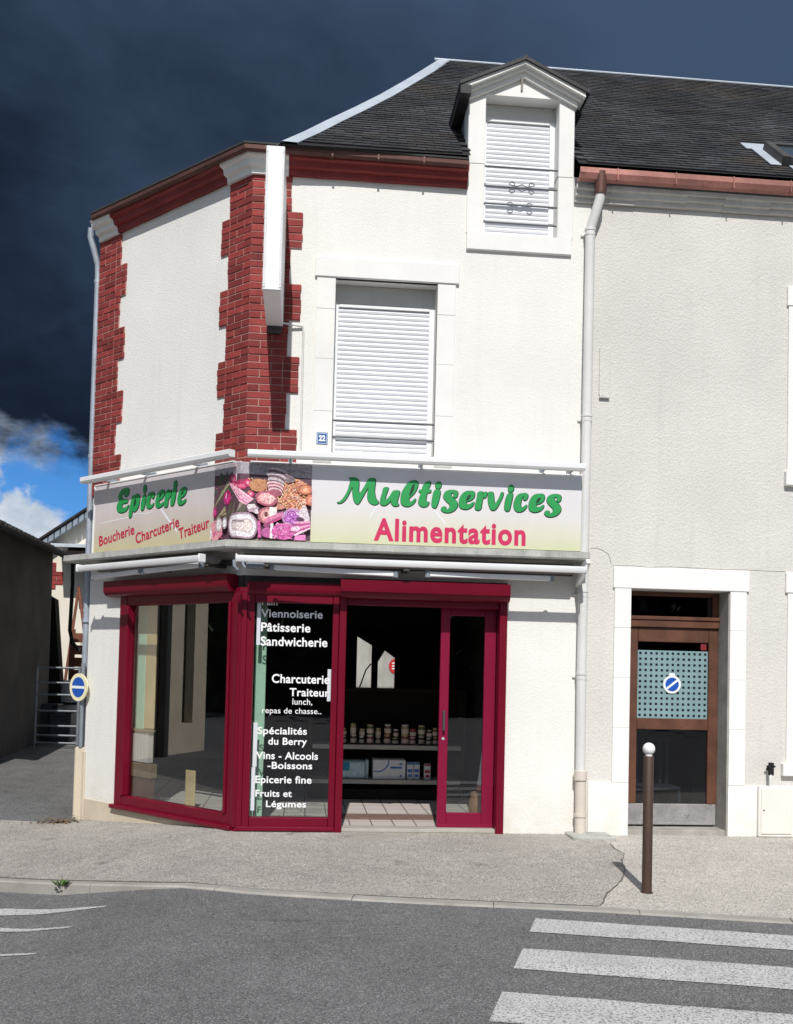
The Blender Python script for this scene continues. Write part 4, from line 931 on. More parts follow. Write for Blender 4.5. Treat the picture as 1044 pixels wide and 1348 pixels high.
PT.add([pq(285, 190), pq(330, 85), pq(357, 72), pq(357, 250), pq(300, 260)], (0.66, 0.50, 0.56))
for i in range(16):      # leeks and greens
    x = 40 + i * 9; rect(x, 470 - i * 9, x + rr.uniform(90, 150), 330 - i * 7 + rr.uniform(-40, 20), rr.uniform(9, 16), rr.choice([(.20, .22, .10), (.32, .33, .18), (.12, .14, .07), (.42, .40, .26)]))
for i in range(14): rect(25 + i * 7, 640 - i * 6, 190 + i * 3, 480 + i * 9, 9, rr.choice([(.16, .12, .07), (.30, .27, .15), (.08, .06, .05), (.40, .35, .20)]))
for i in range(10): rect(230 + i * 14, 600, 260 + i * 12 + rr.uniform(-30, 30), 440 + rr.uniform(-20, 30), 10, rr.choice([(.16, .13, .10), (.30, .24, .20), (.10, .09, .06)]))
for (x, y, r) in ((300, 225, 48), (390, 270, 42), (350, 300, 34), (420, 375, 36), (310, 280, 30)): ring(x, y, r, r, [(.38, .02, .10), (.55, .04, .15), (.66, .14, .24), (.85, .45, .52)])
ring(228, 400, 56, 72, [(.40, .015, .13), (.58, .03, .20), (.66, .06, .26)]); ell(232, 372, 14, 32, (.25, .01, .07)); ell(212, 380, 10, 28, (.80, .35, .50), 15)
for i in range(7): rect(245 + i * 13, 250 + i * 9, 385 + i * 10, 480 - i * 8, 17, rr.choice([(.62, .13, .30), (.74, .30, .45), (.50, .08, .22), (.82, .50, .58)]))
ring(40, 530, 34, 48, [(.42, .02, .14), (.60, .06, .22)])
for i in range(90): rect(*(lambda x, y: (x, y, x + rr.uniform(-26, 26), y + rr.uniform(-22, 22)))(rr.uniform(410, 580), rr.uniform(235, 350)), 9, rr.choice([(.72, .36, .13), (.80, .50, .24), (.55, .20, .09), (.85, .62, .40), (.30, .08, .06)]))
ell(820, 370, 160, 158, (.66, .30, .17)); ell(690, 450, 90, 70, (.62, .26, .20)); ell(490, 290, 85, 62, (.52, .24, .11))
for i in range(420):     # pasta and grated carrot heap
    x = rr.uniform(650, 960); y = rr.uniform(225, 520)
    if (x - 820) ** 2 / 150 ** 2 + (y - 370) ** 2 / 150 ** 2 > 1.1: continue
    rect(x, y, x + rr.uniform(-30, 30), y + rr.uniform(-26, 26), 9, rr.choice([(.78, .42, .18), (.85, .56, .32), (.66, .26, .14), (.86, .66, .50), (.60, .18, .16), (.80, .40, .34)]))
for i in range(8): ell(660 + i * 14, 195 + i * 3, 100 - i * 3, 36, (.20, .14, .17) if i % 2 else (.42, .36, .42), 12, 24); 
for i in range(6): ell(670 - i * 4, 150 + i * 24, 96 - i * 4, 30, (.16, .09, .12) if i % 2 else (.50, .42, .47), 14)
for i in range(6): ell(650, 285 + i * 15, 82 - i * 4, 32, (.74, .55, .55) if i % 2 == 0 else (.36, .10, .15), 10)
ring(930, 320, 75, 50, [(.45, .14, .08), (.70, .28, .16), (.80, .44, .28)]); ring(985, 420, 48, 56, [(.62, .18, .12), (.78, .34, .24)])
ring(570, 420, 105, 72, [(.45, .10, .16), (.78, .38, .38), (.84, .52, .50), (.80, .42, .44)], 12)
for i in range(30): ell(rr.uniform(490, 650), rr.uniform(380, 470), rr.uniform(4, 14), rr.uniform(3, 7), rr.choice([(.86, .68, .66), (.66, .20, .26), (.80, .45, .40)]), rr.uniform(0, 180), 8)
for i in range(9): ell(440 + rr.uniform(-34, 44), 520 + rr.uniform(-36, 36), 24, 19, rr.choice([(.62, .48, .52), (.76, .66, .68), (.45, .30, .36)]), rr.uniform(0, 90), 10)
ring(590, 585, 96, 84, [(.40, .14, .16), (.72, .36, .33), (.80, .50, .46), (.76, .42, .40)]); ell(570, 575, 17, 26, (.14, .03, .04)); PT.add([pq(600, 500), pq(670, 505), pq(668, 640), pq(604, 655)], (.86, .76, .72))
ell(100, 720, 105, 100, (.66, .30, .33)); 
for i in range(40): ell(rr.uniform(40, 210), rr.uniform(640, 800), rr.uniform(6, 20), rr.uniform(4, 9), rr.choice([(.80, .42, .46), (.55, .10, .24), (.74, .30, .36), (.62, .04, .22)]), rr.uniform(0, 180), 8)
ring(155, 665, 48, 68, [(.50, .42, .43), (.76, .70, .70), (.82, .76, .76), (.70, .62, .62)]); ring(240, 655, 36, 60, [(.42, .36, .38), (.84, .82, .82), (.88, .86, .86)]); ell(20, 745, 34, 64, (.74, .66, .66))
ring(395, 690, 100, 132, [(.34, .22, .28), (.72, .66, .70), (.84, .80, .82), (.60, .50, .52), (.72, .62, .60), (.80, .72, .68), (.76, .66, .62)], -8)
rect(330, 600, 430, 605, 8, (.92, .90, .90)); rect(505, 640, 515, 800, 26, (.62, .10, .34)); rect(560, 700, 620, 640, 50, (.30, .06, .16)); ell(590, 750, 60, 50, (.45, .10, .28)); rect(628, 660, 622, 805, 26, (.82, .70, .72))
rect(560, 640, 730, 560, 40, (.66, .20, .36)); rect(600, 660, 720, 600, 20, (.50, .06, .22))
ring(830, 600, 112, 92, [(.50, .26, .48), (.74, .58, .74), (.66, .44, .66)], 8)
for (x, y, r) in ((810, 570, 46), (780, 610, 40), (830, 640, 40), (860, 600, 36)): ring(x, y, r, r * .85, [(.30, .04, .32), (.56, .20, .56), (.42, .08, .44), (.66, .40, .66)])
PT.add([pq(880, 540), pq(920, 470), pq(945, 490), pq(980, 600), pq(970, 660), pq(880, 680)], (.66, .58, .62)); ell(890, 612, 40, 22, (.09, .03, .08), 10); 
ell(735, 735, 110, 80, (.60, .12, .36))
for i in range(90): ell(rr.uniform(640, 835), rr.uniform(655, 805), rr.uniform(5, 13), rr.uniform(4, 9), rr.choice([(.70, .22, .48), (.50, .07, .28), (.78, .36, .58), (.62, .13, .40)]), rr.uniform(0, 180), 8)
for i in range(5): rect(840, 770 - i * 30, 985, 690 - i * 22 + i * 8, 22, rr.choice([(.66, .16, .38), (.78, .36, .54), (.52, .08, .28), (.84, .60, .68)]))
ell(850, 705, 46, 26, (.74, .56, .66), -10); PT.add([pq(845, 770), pq(945, 760), pq(945, 815), pq(838, 815)], (.76, .24, .52))
for i in range(60): ell(rr.uniform(40, 980), rr.uniform(230, 800), rr.uniform(2, 5), rr.uniform(2, 4), rr.choice([(.9, .8, .8), (.08, .03, .04), (.86, .5, .6)]), 0, 6)
PT.build(1, sg1); PT.build(-1, sg2)

# ------------------------------------------------------------------ awnings, rails and fittings on the shop
def awning(F, s0, s1, zf, label, arms, ends):
    t = thing('folded_awning', label, 'awning', 'folded awnings under the canopy')
    mb = MB(); prof = [(0.40, zf - .034), (0.445, zf - .032), (0.460, zf - .005), (0.455, zf + .026), (0.41, zf + .032), (0.385, zf + .005)]
    mb.sweep(prof, [st(F, s0), st(F, s1)])
    for s in (s0 - .012, s1 - .004): mb.box(F, s, s + .016, 0.380, 0.466, zf - .042, zf + .040, .006)
    mb.build('front_bar', M_white, t, 40)
    rl_ = MB(); rl_.tube([F.P(s0 + .05, 0.20, zf + .02), F.P(s1 - .05, 0.20, zf + .02)], .052, 14); rl_.build('fabric_roll', mat('grey_awning_cloth', (0.16, 0.15, 0.145), 0.95) if 'grey_awning_cloth' not in MATS else MATS['grey_awning_cloth'], t, 40)
    for (a, b, za, zb, da, db) in arms:
        am = MB(); n = 1
        P0, P1 = F.P(a, da, za), F.P(b, db, zb); dirn = (P1 - P0).normalized(); side = dirn.cross(Vector((0, 0, 1))).normalized() * .022; up = Vector((0, 0, .024))
        am.hexa([P0 - side - up, P1 - side - up, P1 + side - up, P0 + side - up, P0 - side + up, P1 - side + up, P1 + side + up, P0 + side + up], .006)
        am.build('folding_arm', M_white, t)
        jo = MB(); jo.tube([P1 + Vector((0, 0, -.03)), P1 + Vector((0, 0, .03))], .03, 10); jo.tube([P0 + Vector((0, 0, -.028)), P0 + Vector((0, 0, .028))], .028, 10); jo.build('arm_joint', M_zincdark, t, 40)
    br = MB(); br.box(F, s0 + .02, s1 - .02, 0.0, .05, zf - .03, zf + .02, .003)
    for s in ends: br.box(F, s, s + .06, 0.0, 0.24, zf - .055, zf - .03, .005)
    br.build('wall_bracket', M_darkmetal, t); return t
a1 = awning(FM, -0.03, 3.285, 2.580, 'long white folded awning under the canopy beneath the Multiservices sign', [(0.30, 1.46, 2.512, 2.480, .33, .37), (2.98, 1.77, 2.492, 2.492, .33, .37)], (0.2, 1.55))
a2 = awning(FC, -2.22, 0.12 - .22, 2.59, 'short white folded awning beneath the Epicerie sign', [(-2.12, -1.16, 2.495, 2.512, .33, .37), (-0.22, -1.10, 2.538, 2.512, .33, .37)], (-1.2, -0.3))
ep = MB(); ep.prism([(0.06, 2.44), (0.36, 2.56), (0.47, 2.64), (0.44, 2.68), (0.06, 2.60)], lambda d, z: FM.P(3.288, d, z), lambda d, z: FM.P(3.325, d, z)); ep.build('end_plate', M_white, a1)
ht = MB(); ht.tube([FM.P(-.06, .40, 2.56), FM.P(-.05, .43, 2.50), FM.P(-.02, .42, 2.47)], .014, 8); ht.tube([FM.P(.02, .40, 2.60), FM.P(.03, .46, 2.52), FM.P(.05, .46, 2.49)], .012, 8); ht.box(FM, .05, .22, .22, .34, 2.50, 2.56, .01); ht.build('crank_eye', M_zincdark, a1, 40)

def rail(F, s0, s1, z0, z1, label, br_s, d=0.255):
    t = thing('sign_rail', label, 'metal rail', 'white rails above the fascia signs')
    mb = MB(); mb.sweep([(d - .06, z0), (d + .01, z0), (d + .022, z0 + .02), (d + .022, z1 - .008), (d + .01, z1), (d - .06, z1)], [st(F, s0), st(F, (s0 + s1) / 2), st(F, s1)]); mb.build('rail_bar', M_white, t)
    b = MB()
    for s in br_s:
        b.box(F, s, s + .025, 0.0, d - .05, z0 + .005, z0 + .04, .003); b.box(F, s - .01, s + .035, 0.0, .03, z0 - .07, z0 + .05, .003)
    b.build('rail_bracket', M_zincdark, t); return t
rail(FM, 0.03, 3.315, 3.572, 3.640, 'white metal rail above the Multiservices sign', (0.42, 1.70, 2.92, 3.20))
rail(FC, -2.52, 0.07, 3.572, 3.640, 'white metal rail above the Epicerie sign', (-2.2, -1.5, -0.62))

ps = thing('projecting_sign', 'tall narrow white box sign projecting from the brick corner of the shop', 'box sign')
b_ = MB(); b_.box(FM, 0.160, 0.325, 0.06, 1.02, 4.905, 6.205, .006); b_.build('sign_case', M_white, ps)
b_ = MB(); b_.box(FM, 0.162, 0.182, 1.021, 1.026, 4.93, 6.185, .001); b_.box(FM, 0.303, 0.323, 1.021, 1.026, 4.93, 6.185, .001)
for z in (4.96, 5.55, 6.15):
    for s in (0.172, 0.313): b_.lathe(FM.P(s, 1.026, z), [(.006, 0), (.006, .003)], 8, (0, -1, 0))
b_.build('case_trim', mat('aged_white_trim', (0.66, 0.67, 0.67), 0.5, 0.1, 6, streak=0.5), ps)
b_ = MB(); b_.box(FM, 0.17, 0.31, 0.0, 0.06, 4.84, 4.93, .004); b_.box(FM, 0.2, 0.29, 0.0, 0.06, 6.0, 6.1, .004); b_.build('mounting_bracket', M_darkmetal, ps)
cb1 = MB(); cb1.tube([FM.P(0.30, .05, 4.945), FM.P(0.40, .04, 4.935), FM.P(0.515, .022, 4.93), FM.P(0.522, .018, 4.90), FM.P(0.525, .016, 4.3), FM.P(0.528, .016, 3.66)], .011, 8)
tag(cb1.build('cable', M_pipe, None, 40), 'thin pale cable running from the box sign down beside the brick quoin', 'cable')

pl_ = thing('house_number', 'small blue enamel house number plate reading 22 beside the upper window', 'number plate')
b_ = MB(); b_.box(FM, 0.682, 0.790, 0.018, 0.026, 3.768, 3.886, .003); b_.build('plate', M_plateblue, pl_)
b_ = MB()
for a in ((0.688, 0.784, .0262, .0268, 3.775, 3.779), (0.688, 0.784, .0262, .0268, 3.875, 3.879), (0.688, 0.692, .0262, .0268, 3.780, 3.874), (0.780, 0.784, .0262, .0268, 3.780, 3.874)): b_.box(FM, *a, 0)
b_.build('plate_border', M_signwhite, pl_)
text('number', '22', FM, 0.703, 0.768, 3.802, 0.052, 0.028, M_signwhite, pl_, bold=0.05)

# downpipes
dp = thing('downpipe', 'pale plastic downpipe between the shop and the grey house', 'drainpipe')
mb = MB(); mb.tube([FM.P(3.448, .175, 6.60), FM.P(3.446, .165, 6.38)], .058, 16); mb.build('outlet', M_copper, dp, 40)
mb = MB(); mb.tube([FM.P(3.446, .165, 6.40), FM.P(3.442, .16, 6.33), FM.P(3.385, .09, 6.10), FM.P(3.374, .08, 6.03), FM.P(3.372, .08, 4.2), FM.P(3.362, .08, 1.56), FM.P(3.368, .08, .56)], .048, 18); mb.build('pipe', M_pipe, dp, 40)
mb = MB(); mb.tube([FM.P(3.372, .085, .60), FM.P(3.376, .085, 0.0)], .054, 18); mb.tube([FM.P(3.370, .085, .53), FM.P(3.370, .085, .62)], .066, 18); mb.tube([FM.P(3.374, .085, .17), FM.P(3.374, .085, .20)], .062, 18); mb.build('cast_foot', M_cast, dp, 40)
for z in (6.05, 4.16, 2.40, 1.58):
    x = 3.372 if z > 3 else 3.363
    mb = MB(); mb.tube([FM.P(x, .08, z - .012), FM.P(x, .08, z + .012)], .055, 18); mb.tube([FM.P(x, .08, z - .06), FM.P(x, .08, z - .02)], .0515, 18); mb.box(FM, x - .075, x + .075, .0, .02, z - .045, z - .02, .003); mb.box(FM, x - .008, x + .008, .01, .05, z - .05, z - .02, .002); mb.build('pipe_collar', M_pipe, dp, 40)
mb = MB(); mb.box(FM, 3.24, 3.66, 0.0, 0.33, -0.05, 0.012, .012); mb.build('foot_slab', M_conc, dp)

dl = thing('downpipe', 'grey zinc downpipe with a swan neck at the far left corner of the shop', 'drainpipe')
def SP(d, back, z): return FS.P(-back, d, z)
mb = MB(); mb.tube([SP(.13, .0, 6.60), SP(.135, .01, 6.50), SP(.09, .03, 6.34), SP(.05, .05, 6.20), SP(.045, .06, 6.08), SP(.045, .06, 3.5)], .036, 14); mb.tube([SP(.045, .06, 3.5), SP(.045, .07, 2.3), SP(.05, .12, .58)], .036, 14); mb.build('pipe', M_pipeblue, dl, 40)
for z in (6.0, 3.95, 2.05):
    mb = MB(); mb.tube([SP(.046, .065, z - .02), SP(.046, .065, z + .02)], .043, 14); mb.box(FS, -.13, -.07, 0, .04, z - .02, z + .02, .003); mb.build('pipe_collar', M_pipeblue, dl, 40)

# ------------------------------------------------------------------ grey house next door
house = thing('neighbour_house', 'grey rendered house with white stone trims joined to the right side of the shop', 'house')
w = MB(); wall(w, FM, 3.4005, 9.0, -0.35, 6.60, [(3.88, 4.912, -0.30, 2.447), (5.69, 6.75, 0.72, 2.45), (5.65, 6.75, 3.70, 5.42)], d1=-0.004)
w.box(FW, 3.4005, 9.0, 6.65, 6.95, -0.3, 6.6, 0); w.box(FW, 8.7, 9.0, 0.301, 6.649, -0.3, 6.6, 0); w.build('wall', M_wall2, house)
mb = MB(); wall(mb, FM, 3.47, 3.8795, -0.30, 0.503, [], 0.014, -0.02); wall(mb, FM, 4.9125, 9.0, -0.30, 0.485, [], 0.014, -0.02); mb.build('plinth', M_stone2, house)
mb = MB(); mb.box(FM, 3.692, 5.112, -0.05, 0.024, 2.448, 2.662, .006)
for a, b in ((3.708, 3.8795), (4.9125, 5.085)):
    z = .5035 if a < 4 else .486
    for zz in (1.05, 1.55, 2.05, 2.4475): mb.box(FM, a, b, -0.05, 0.016 + random.uniform(0, .004), z, zz - .001, .004); z = zz
mb.build('door_surround', M_stone2, house)
for (x0, xl, xj, zs0, zs1, z0, z1, zt, nm, os_) in ((5.495, 5.495, 5.52, .592, .724, .724, 2.452, 2.662, 'ground_window', 5.47), (5.482, 5.482, 5.50, 3.55, 3.705, 3.705, 5.42, 5.628, 'first_floor_window', 5.472)):
    mb = MB(); mb.box(FM, xl, 6.96, -0.05, .026, z1, zt, .006); mb.box(FM, xj, 5.69, -0.05, .016, z0 + .001, z1 - .001, .004); mb.box(FM, 6.75, 6.93, -0.05, .016, z0 + .001, z1 - .001, .004); mb.box(FM, os_, 6.98, -0.05, .055, zs0, zs1, .008)
    wn_ = mb.build(nm, M_stone2, house)
    mb = MB(); roller(mb, FM, 5.69, 6.75, z0, z1, -0.2); mb.build('roller_shutter', M_pvc, wn_)
rv = MB(); rv.box(FM, 4.9005, 4.9118, -0.29, -0.003, -0.02, 2.446, 0); rv.build('door_reveal', M_greystone, house)
mb = MB(); PH = [(0.0, 6.355), (0.04, 6.36), (0.045, 6.40), (0.08, 6.408), (0.085, 6.45), (0.115, 6.458), (0.118, 6.50), (0.0, 6.50)]
x = 3.22
while x < 8.9:
    L_ = random.uniform(.16, .42); jz = random.uniform(-.012, .012); x2 = min(x + L_, 9.0)
    mb.sweep([(d + random.uniform(-.004, .004), z + (jz if 0 < i < 5 else 0)) for i, (d, z) in enumerate(PH)], [st(FM, x), st(FM, x2)]); x = x2 + .001
mb.build('cornice', mat('aged_plaster_cornice', (0.56, 0.545, 0.515), 0.9, 0.12, 5, 0.06, 50, bump=0.5, bs=30, bd=.008, streak=.3), house)
mb = MB(); mb.sweep([(0.09, 6.535), (0.15, 6.505), (0.20, 6.518), (0.222, 6.57), (0.222, 6.622), (0.208, 6.625), (0.202, 6.58), (0.15, 6.53), (0.10, 6.57)], [st(FM, 3.225), st(FM, 9.0)])
for s in frange(3.6, 9.0, .62): mb.box(FM, s, s + .012, 0.12, 0.228, 6.508, 6.630, .002)
mb.build('gutter', mat('pinkish_copper', (0.37, 0.17, 0.14), 0.5, 0.22, 2.5, 0.10, 30, metal=0.35, spots=[(6, 0.56, 0.75, (0.17, 0.075, 0.06))]), house)
hr = sl_house.build('roof', M_slate, house, normals=False)
mb = MB(); mb.poly([roofP(3.42, 0.06, -.004), roofP(9.6, 0.06, -.004), roofP(9.6, VT, -.004), roofP(3.42, VT, -.004)]); mb.poly([(3.42, RY, RID.z), (9.6, RY, RID.z), (9.6, 7.1, 6.7), (3.42, 7.1, 6.7)])
mb.poly([(9.0, -.1, 6.6), (9.0, 6.9, 6.6), (9.0, RY, RID.z)]); mb.build('roof_slope', M_slatebed, hr)
mb = MB(); mb.tube([(3.421, RY, RZ + .012), (9.6, RY, RZ + .012)], .017, 8); mb.build('ridge_cap', M_zinc, hr, 40)
# skylight lying on the slates
sk = thing('skylight', None, None)
for k_ in list(sk.keys()): del sk[k_]
sk.parent = house
def skb(mb, a, b, v0, v1, h0, h1):
    mb.hexa([roofP(a, v0, h0), roofP(b, v0, h0), roofP(b, v1, h0), roofP(a, v1, h0), roofP(a, v0, h1), roofP(b, v0, h1), roofP(b, v1, h1), roofP(a, v1, h1)], .004)
mb = MB(); skb(mb, SKY[0] - .16, SKY[1] + .16, SKY[3] - .02, SKY[3] + .20, 0.012, 0.03); skb(mb, SKY[0] - .1, SKY[0] + .02, SKY[2] - .02, SKY[3] - .021, 0.012, .028); skb(mb, SKY[0] + .1, SKY[1] + .1, SKY[2] - .20, SKY[2] - .021, 0.010, .026); mb.build('skylight_flashing', M_zinc, sk)
mb = MB(); skb(mb, SKY[0] + .02, SKY[0] + .10, SKY[2], SKY[3] - .021, 0, .11); skb(mb, SKY[1] - .08, SKY[1], SKY[2], SKY[3] - .021, 0, .11); skb(mb, SKY[0] + .101, SKY[1] - .081, SKY[2], SKY[2] + .07, 0, .10); skb(mb, SKY[0] + .101, SKY[1] - .081, SKY[3] - .10, SKY[3] - .021, 0, .11); mb.build('skylight_frame', M_darkmetal, sk)
M_sky = mat('skylight_glass', (0.05, 0.07, 0.09), 0.05, 0.02, 2, spec=0.8)
mb = MB(); skb(mb, SKY[0] + .095, SKY[1] - .075, SKY[2] + .065, SKY[3] - .095, 0.05, .085); mb.build('skylight_pane', M_sky, sk)

# old glazed wooden door
door = thing('door', None, None)
for k_ in list(door.keys()): del door[k_]
door.parent = house
D0, D1 = -0.29, -0.245
mb = MB()
for a in ((3.881, 4.045, D0, D1, .262, 2.075), (4.800, 4.9, D0, D1, .262, 2.075), (4.0455, 4.7995, D0, D1 - .001, 1.925, 2.075), (4.0455, 4.7995, D0, D1 - .002, 1.022, 1.137)): mb.box(FM, *a, .006)
mb.build('door_leaf', M_oak, door)
mb = MB(); mb.box(FM, 3.881, 4.895, D0, D1 - .001, .045, .2615, .006); mb.box(FM, 3.95, 4.86, D1 - .002, D1 + .012, .05, .075, .004); mb.build('kick_board', M_greywood, door)
mb = MB(); mb.box(FM, 3.881, 4.9, D0, D1 + .03, 2.0755, 2.15, .006); mb.box(FM, 3.881, 4.9, D0, D1 + .045, 2.151, 2.19, .006); mb.box(FM, 4.835, 4.9, D0, D1 + .01, 2.191, 2.445, .005); mb.box(FM, 3.881, 4.834, D0, D1 + .005, 2.40, 2.445, .005); mb.build('transom', M_oak, door)
mb = MB()
for a in ((4.043, 4.802, .26, 1.024), (4.043, 4.802, 1.135, 1.927), (3.881, 4.836, 2.189, 2.402)): mb.box(FM, a[0], a[1], -.275, -.268, a[2], a[3], 0)
mb.build('door_glass', M_glassdark, door)
mb = MB(); f0 = D1 - .018
xs_ = frange(4.047, 4.797, .75 / 13); zs_ = frange(1.138, 1.835, .70 / 12)[:-1]
fm_ = MB(); fm_.poly([FM.P(4.047, -.2675, 1.138), FM.P(4.797, -.2675, 1.138), FM.P(4.797, -.2675, 1.838), FM.P(4.047, -.2675, 1.838)]); film = fm_.build('frosted_film', M_film, door)
for a in xs_:
    for z in zs_[0:]:
        if a > 4.78: continue
        mb.poly([FM.P(a + .018, -.2668, z + .018), FM.P(a + .044, -.2668, z + .018), FM.P(a + .044, -.2668, z + .043), FM.P(a + .018, -.2668, z + .043)])
mb.build('film_dots', M_filmhole, film)
st_ = MB(); C_ = FM.P(4.415, -.262, 1.49); st_.lathe(C_, [(.094, 0), (.094, .006)], 28, (0, -1, 0)); st_.box(FM, 4.385, 4.445, -.262, -.257, 1.575, 1.605, .003); stk = st_.build('parking_sticker', M_signwhite, door)
st_ = MB(); st_.lathe(C_ + Vector((0, -.0065, 0)), [(.071, 0), (.071, .002)], 28, (0, -1, 0)); st_.build('sticker_disc', M_signblue, stk)
st_ = MB(); a_ = R(38); st_.prism([(-.071, -.011), (.071, -.011), (.071, .011), (-.071, .011)], lambda x, y: C_ + Vector((x * math.cos(a_) - y * math.sin(a_), -.0088, x * math.sin(a_) + y * math.cos(a_))), lambda x, y: C_ + Vector((x * math.cos(a_) - y * math.sin(a_), -.0098, x * math.sin(a_) + y * math.cos(a_)))); st_.build('sticker_bar', M_signwhite, stk)
st_ = MB(); st_.box(FM, 4.72, 4.78, -.267, -.264, 1.852, 1.92, 0); st_.build('small_sticker', mat('small_red_sticker', (0.22, 0.02, 0.03), 0.5), door)
mb = MB(); mb.box(FM, 3.881, 4.911, -.30, -.02, -.10, .03, .006); mb.build('doorstep', M_greystone, house)
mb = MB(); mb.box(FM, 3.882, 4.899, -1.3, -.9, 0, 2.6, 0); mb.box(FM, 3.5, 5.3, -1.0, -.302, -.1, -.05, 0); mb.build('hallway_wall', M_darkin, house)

mb = MB(); mb.tube([FM.P(a, -.0035, b) for a, b in ((3.45, 2.835), (3.52, 2.85), (3.58, 2.825), (3.64, 2.79), (3.665, 2.73), (3.67, 2.69))], .0035, 5); mb.tube([FM.P(a, -.0035, b + random.uniform(-.006, .006)) for a, b in ((3.685, 2.676), (3.9, 2.684), (4.05, 2.674), (4.3, 2.68), (4.6, 2.672), (4.8, 2.678), (5.1, 2.68), (5.3, 2.672), (5.5, 2.676))], .0035, 5); mb.build('render_crack', M_greystone, house)
ch_ = thing('garden_chair', 'grey chair faintly seen behind the lower glass of the old wooden door', 'chair')
M_chair = mat('grey_chair_plastic', (0.22, 0.24, 0.26), 0.5, 0.1, 8)
mb = MB(); mb.box(FW, 4.20, 4.60, .45, .82, .38, .41, .01); mb.build('seat', M_chair, ch_)
for xa in (4.20, 4.565):
    for ya in (.45, .785):
        mb = MB(); mb.box(FW, xa, xa + .035, ya, ya + .035, -.049, .379, .006); mb.build('leg', M_chair, ch_)
mb = MB()
for xa in (4.21, 4.30, 4.39, 4.48, 4.555): mb.box(FW, xa, xa + .04, .80, .825, .411, .86, .006)
mb.box(FW, 4.20, 4.605, .795, .83, .861, .92, .01); mb.build('backrest', M_chair, ch_)
mx_ = thing('meter_box', 'cream utility meter box at the foot of the grey house', 'utility box')
mb = MB(); mb.box(FM, 5.215, 5.577, .015, .06, -.02, .492, .008); mb.build('box_frame', M_stone2, mx_)
mb = MB(); mb.box(FM, 5.235, 5.557, .058, .072, .012, .472, .005); bd_ = mb.build('box_door', mat('cream_plastic_door', (0.76, 0.73, 0.66), 0.6, 0.04, 3), mx_)
mb = MB(); mb.lathe(FM.P(5.262, .072, .25), [(.008, 0), (.008, .004)], 10, (0, -1, 0)); mb.build('box_lock', M_black, bd_)
tp = thing('wall_tap', 'small black and white tap on the grey house wall above the meter box', 'tap')
mb = MB(); mb.tube([FM.P(5.33, 0, .66), FM.P(5.33, .07, .66)], .016, 10); mb.box(FM, 5.31, 5.36, .05, .085, .60, .73, .006); mb.box(FM, 5.29, 5.38, .055, .075, .68, .70, .004); mb.build('tap_body', M_black, tp)
mb = MB(); mb.tube([FM.P(5.328, .07, .61), FM.P(5.326, .075, .55), FM.P(5.324, .06, .50)], [.016, .012, .006], 10); mb.build('tap_spout', M_stone2, tp, 40)
mb = MB(); mb.box(FM, 3.513, 3.622, 0.0, .012, 4.40, 4.885, .004); mb.box(FM, 3.515, 3.62, 0, .03, 4.365, 4.398, .004); tag(mb.build('wall_duct', M_wall2), 'short render covered duct stub on the grey wall right of the downpipe', 'cable duct')

bo = thing('bollard', 'brown metal bollard with a white ball top on the pavement before the door', 'bollard')
bz = gz(3.257, -2.38); B0 = Vector((3.257, -2.38, bz))
mb = MB(); mb.lathe(B0, [(.038, -.05), (.038, 1.03), (.034, 1.036)], 24); mb.lathe(B0, [(.048, 0), (.048, .004), (.040, .006)], 24); mb.build('post', M_post, bo, 40)
mb = MB(); mb.lathe(B0 + Vector((0, 0, 1.036)), [(.026, 0), (.026, .012)] , 20); pr = [(.047 * math.sin(math.pi * i / 14), .052 - .047 * math.cos(math.pi * i / 14)) for i in range(1, 14)]; mb.lathe(B0 + Vector((0, 0, 1.038)), [(.01, .005)] + pr + [(.001, .099)], 24); mb.build('ball', M_signwhite, bo, 60)

# ------------------------------------------------------------------ things inside the shop
su = thing('shop_shelf', 'dark wooden shelf unit with two pale shelf boards seen through the open shop door', 'shelf unit')
for z0, z1 in ((0.605, 0.658), (0.190, 0.240)):
    mb = MB(); mb.box(FW, 0.75, 2.55, 2.30, 2.72, z0, z1 - .001, .003); mb.box(FW, 0.752, 2.548, 2.292, 2.2995, z0, z1, .002); mb.build('shelf_board', M_shelf, su)
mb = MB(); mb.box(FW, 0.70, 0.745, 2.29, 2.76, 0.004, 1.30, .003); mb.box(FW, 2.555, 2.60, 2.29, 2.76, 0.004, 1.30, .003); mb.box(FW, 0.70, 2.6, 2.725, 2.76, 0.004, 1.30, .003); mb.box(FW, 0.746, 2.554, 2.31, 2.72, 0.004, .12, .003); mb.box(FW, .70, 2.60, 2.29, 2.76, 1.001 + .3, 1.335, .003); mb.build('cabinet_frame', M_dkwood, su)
JC = {'brown': (0.14, 0.055, 0.03), 'green': (0.10, 0.14, 0.035), 'pale': (0.42, 0.33, 0.20), 'dark': (0.05, 0.03, 0.025), 'red': (0.28, 0.07, 0.06)}
JM = {k: mat(k + '_preserve', v, 0.25, 0.2, 30, spec=0.6) for k, v in JC.items()}
LM = {k: mat(k + '_jar_lid', v, 0.4, 0.05, 20) for k, v in {'gold': (0.42, 0.33, 0.16), 'white': (0.55, 0.53, 0.50), 'red': (0.35, 0.06, 0.05)}.items()}
M_lab = mat('cream_jar_label', (0.62, 0.50, 0.42), 0.7, 0.15, 60)
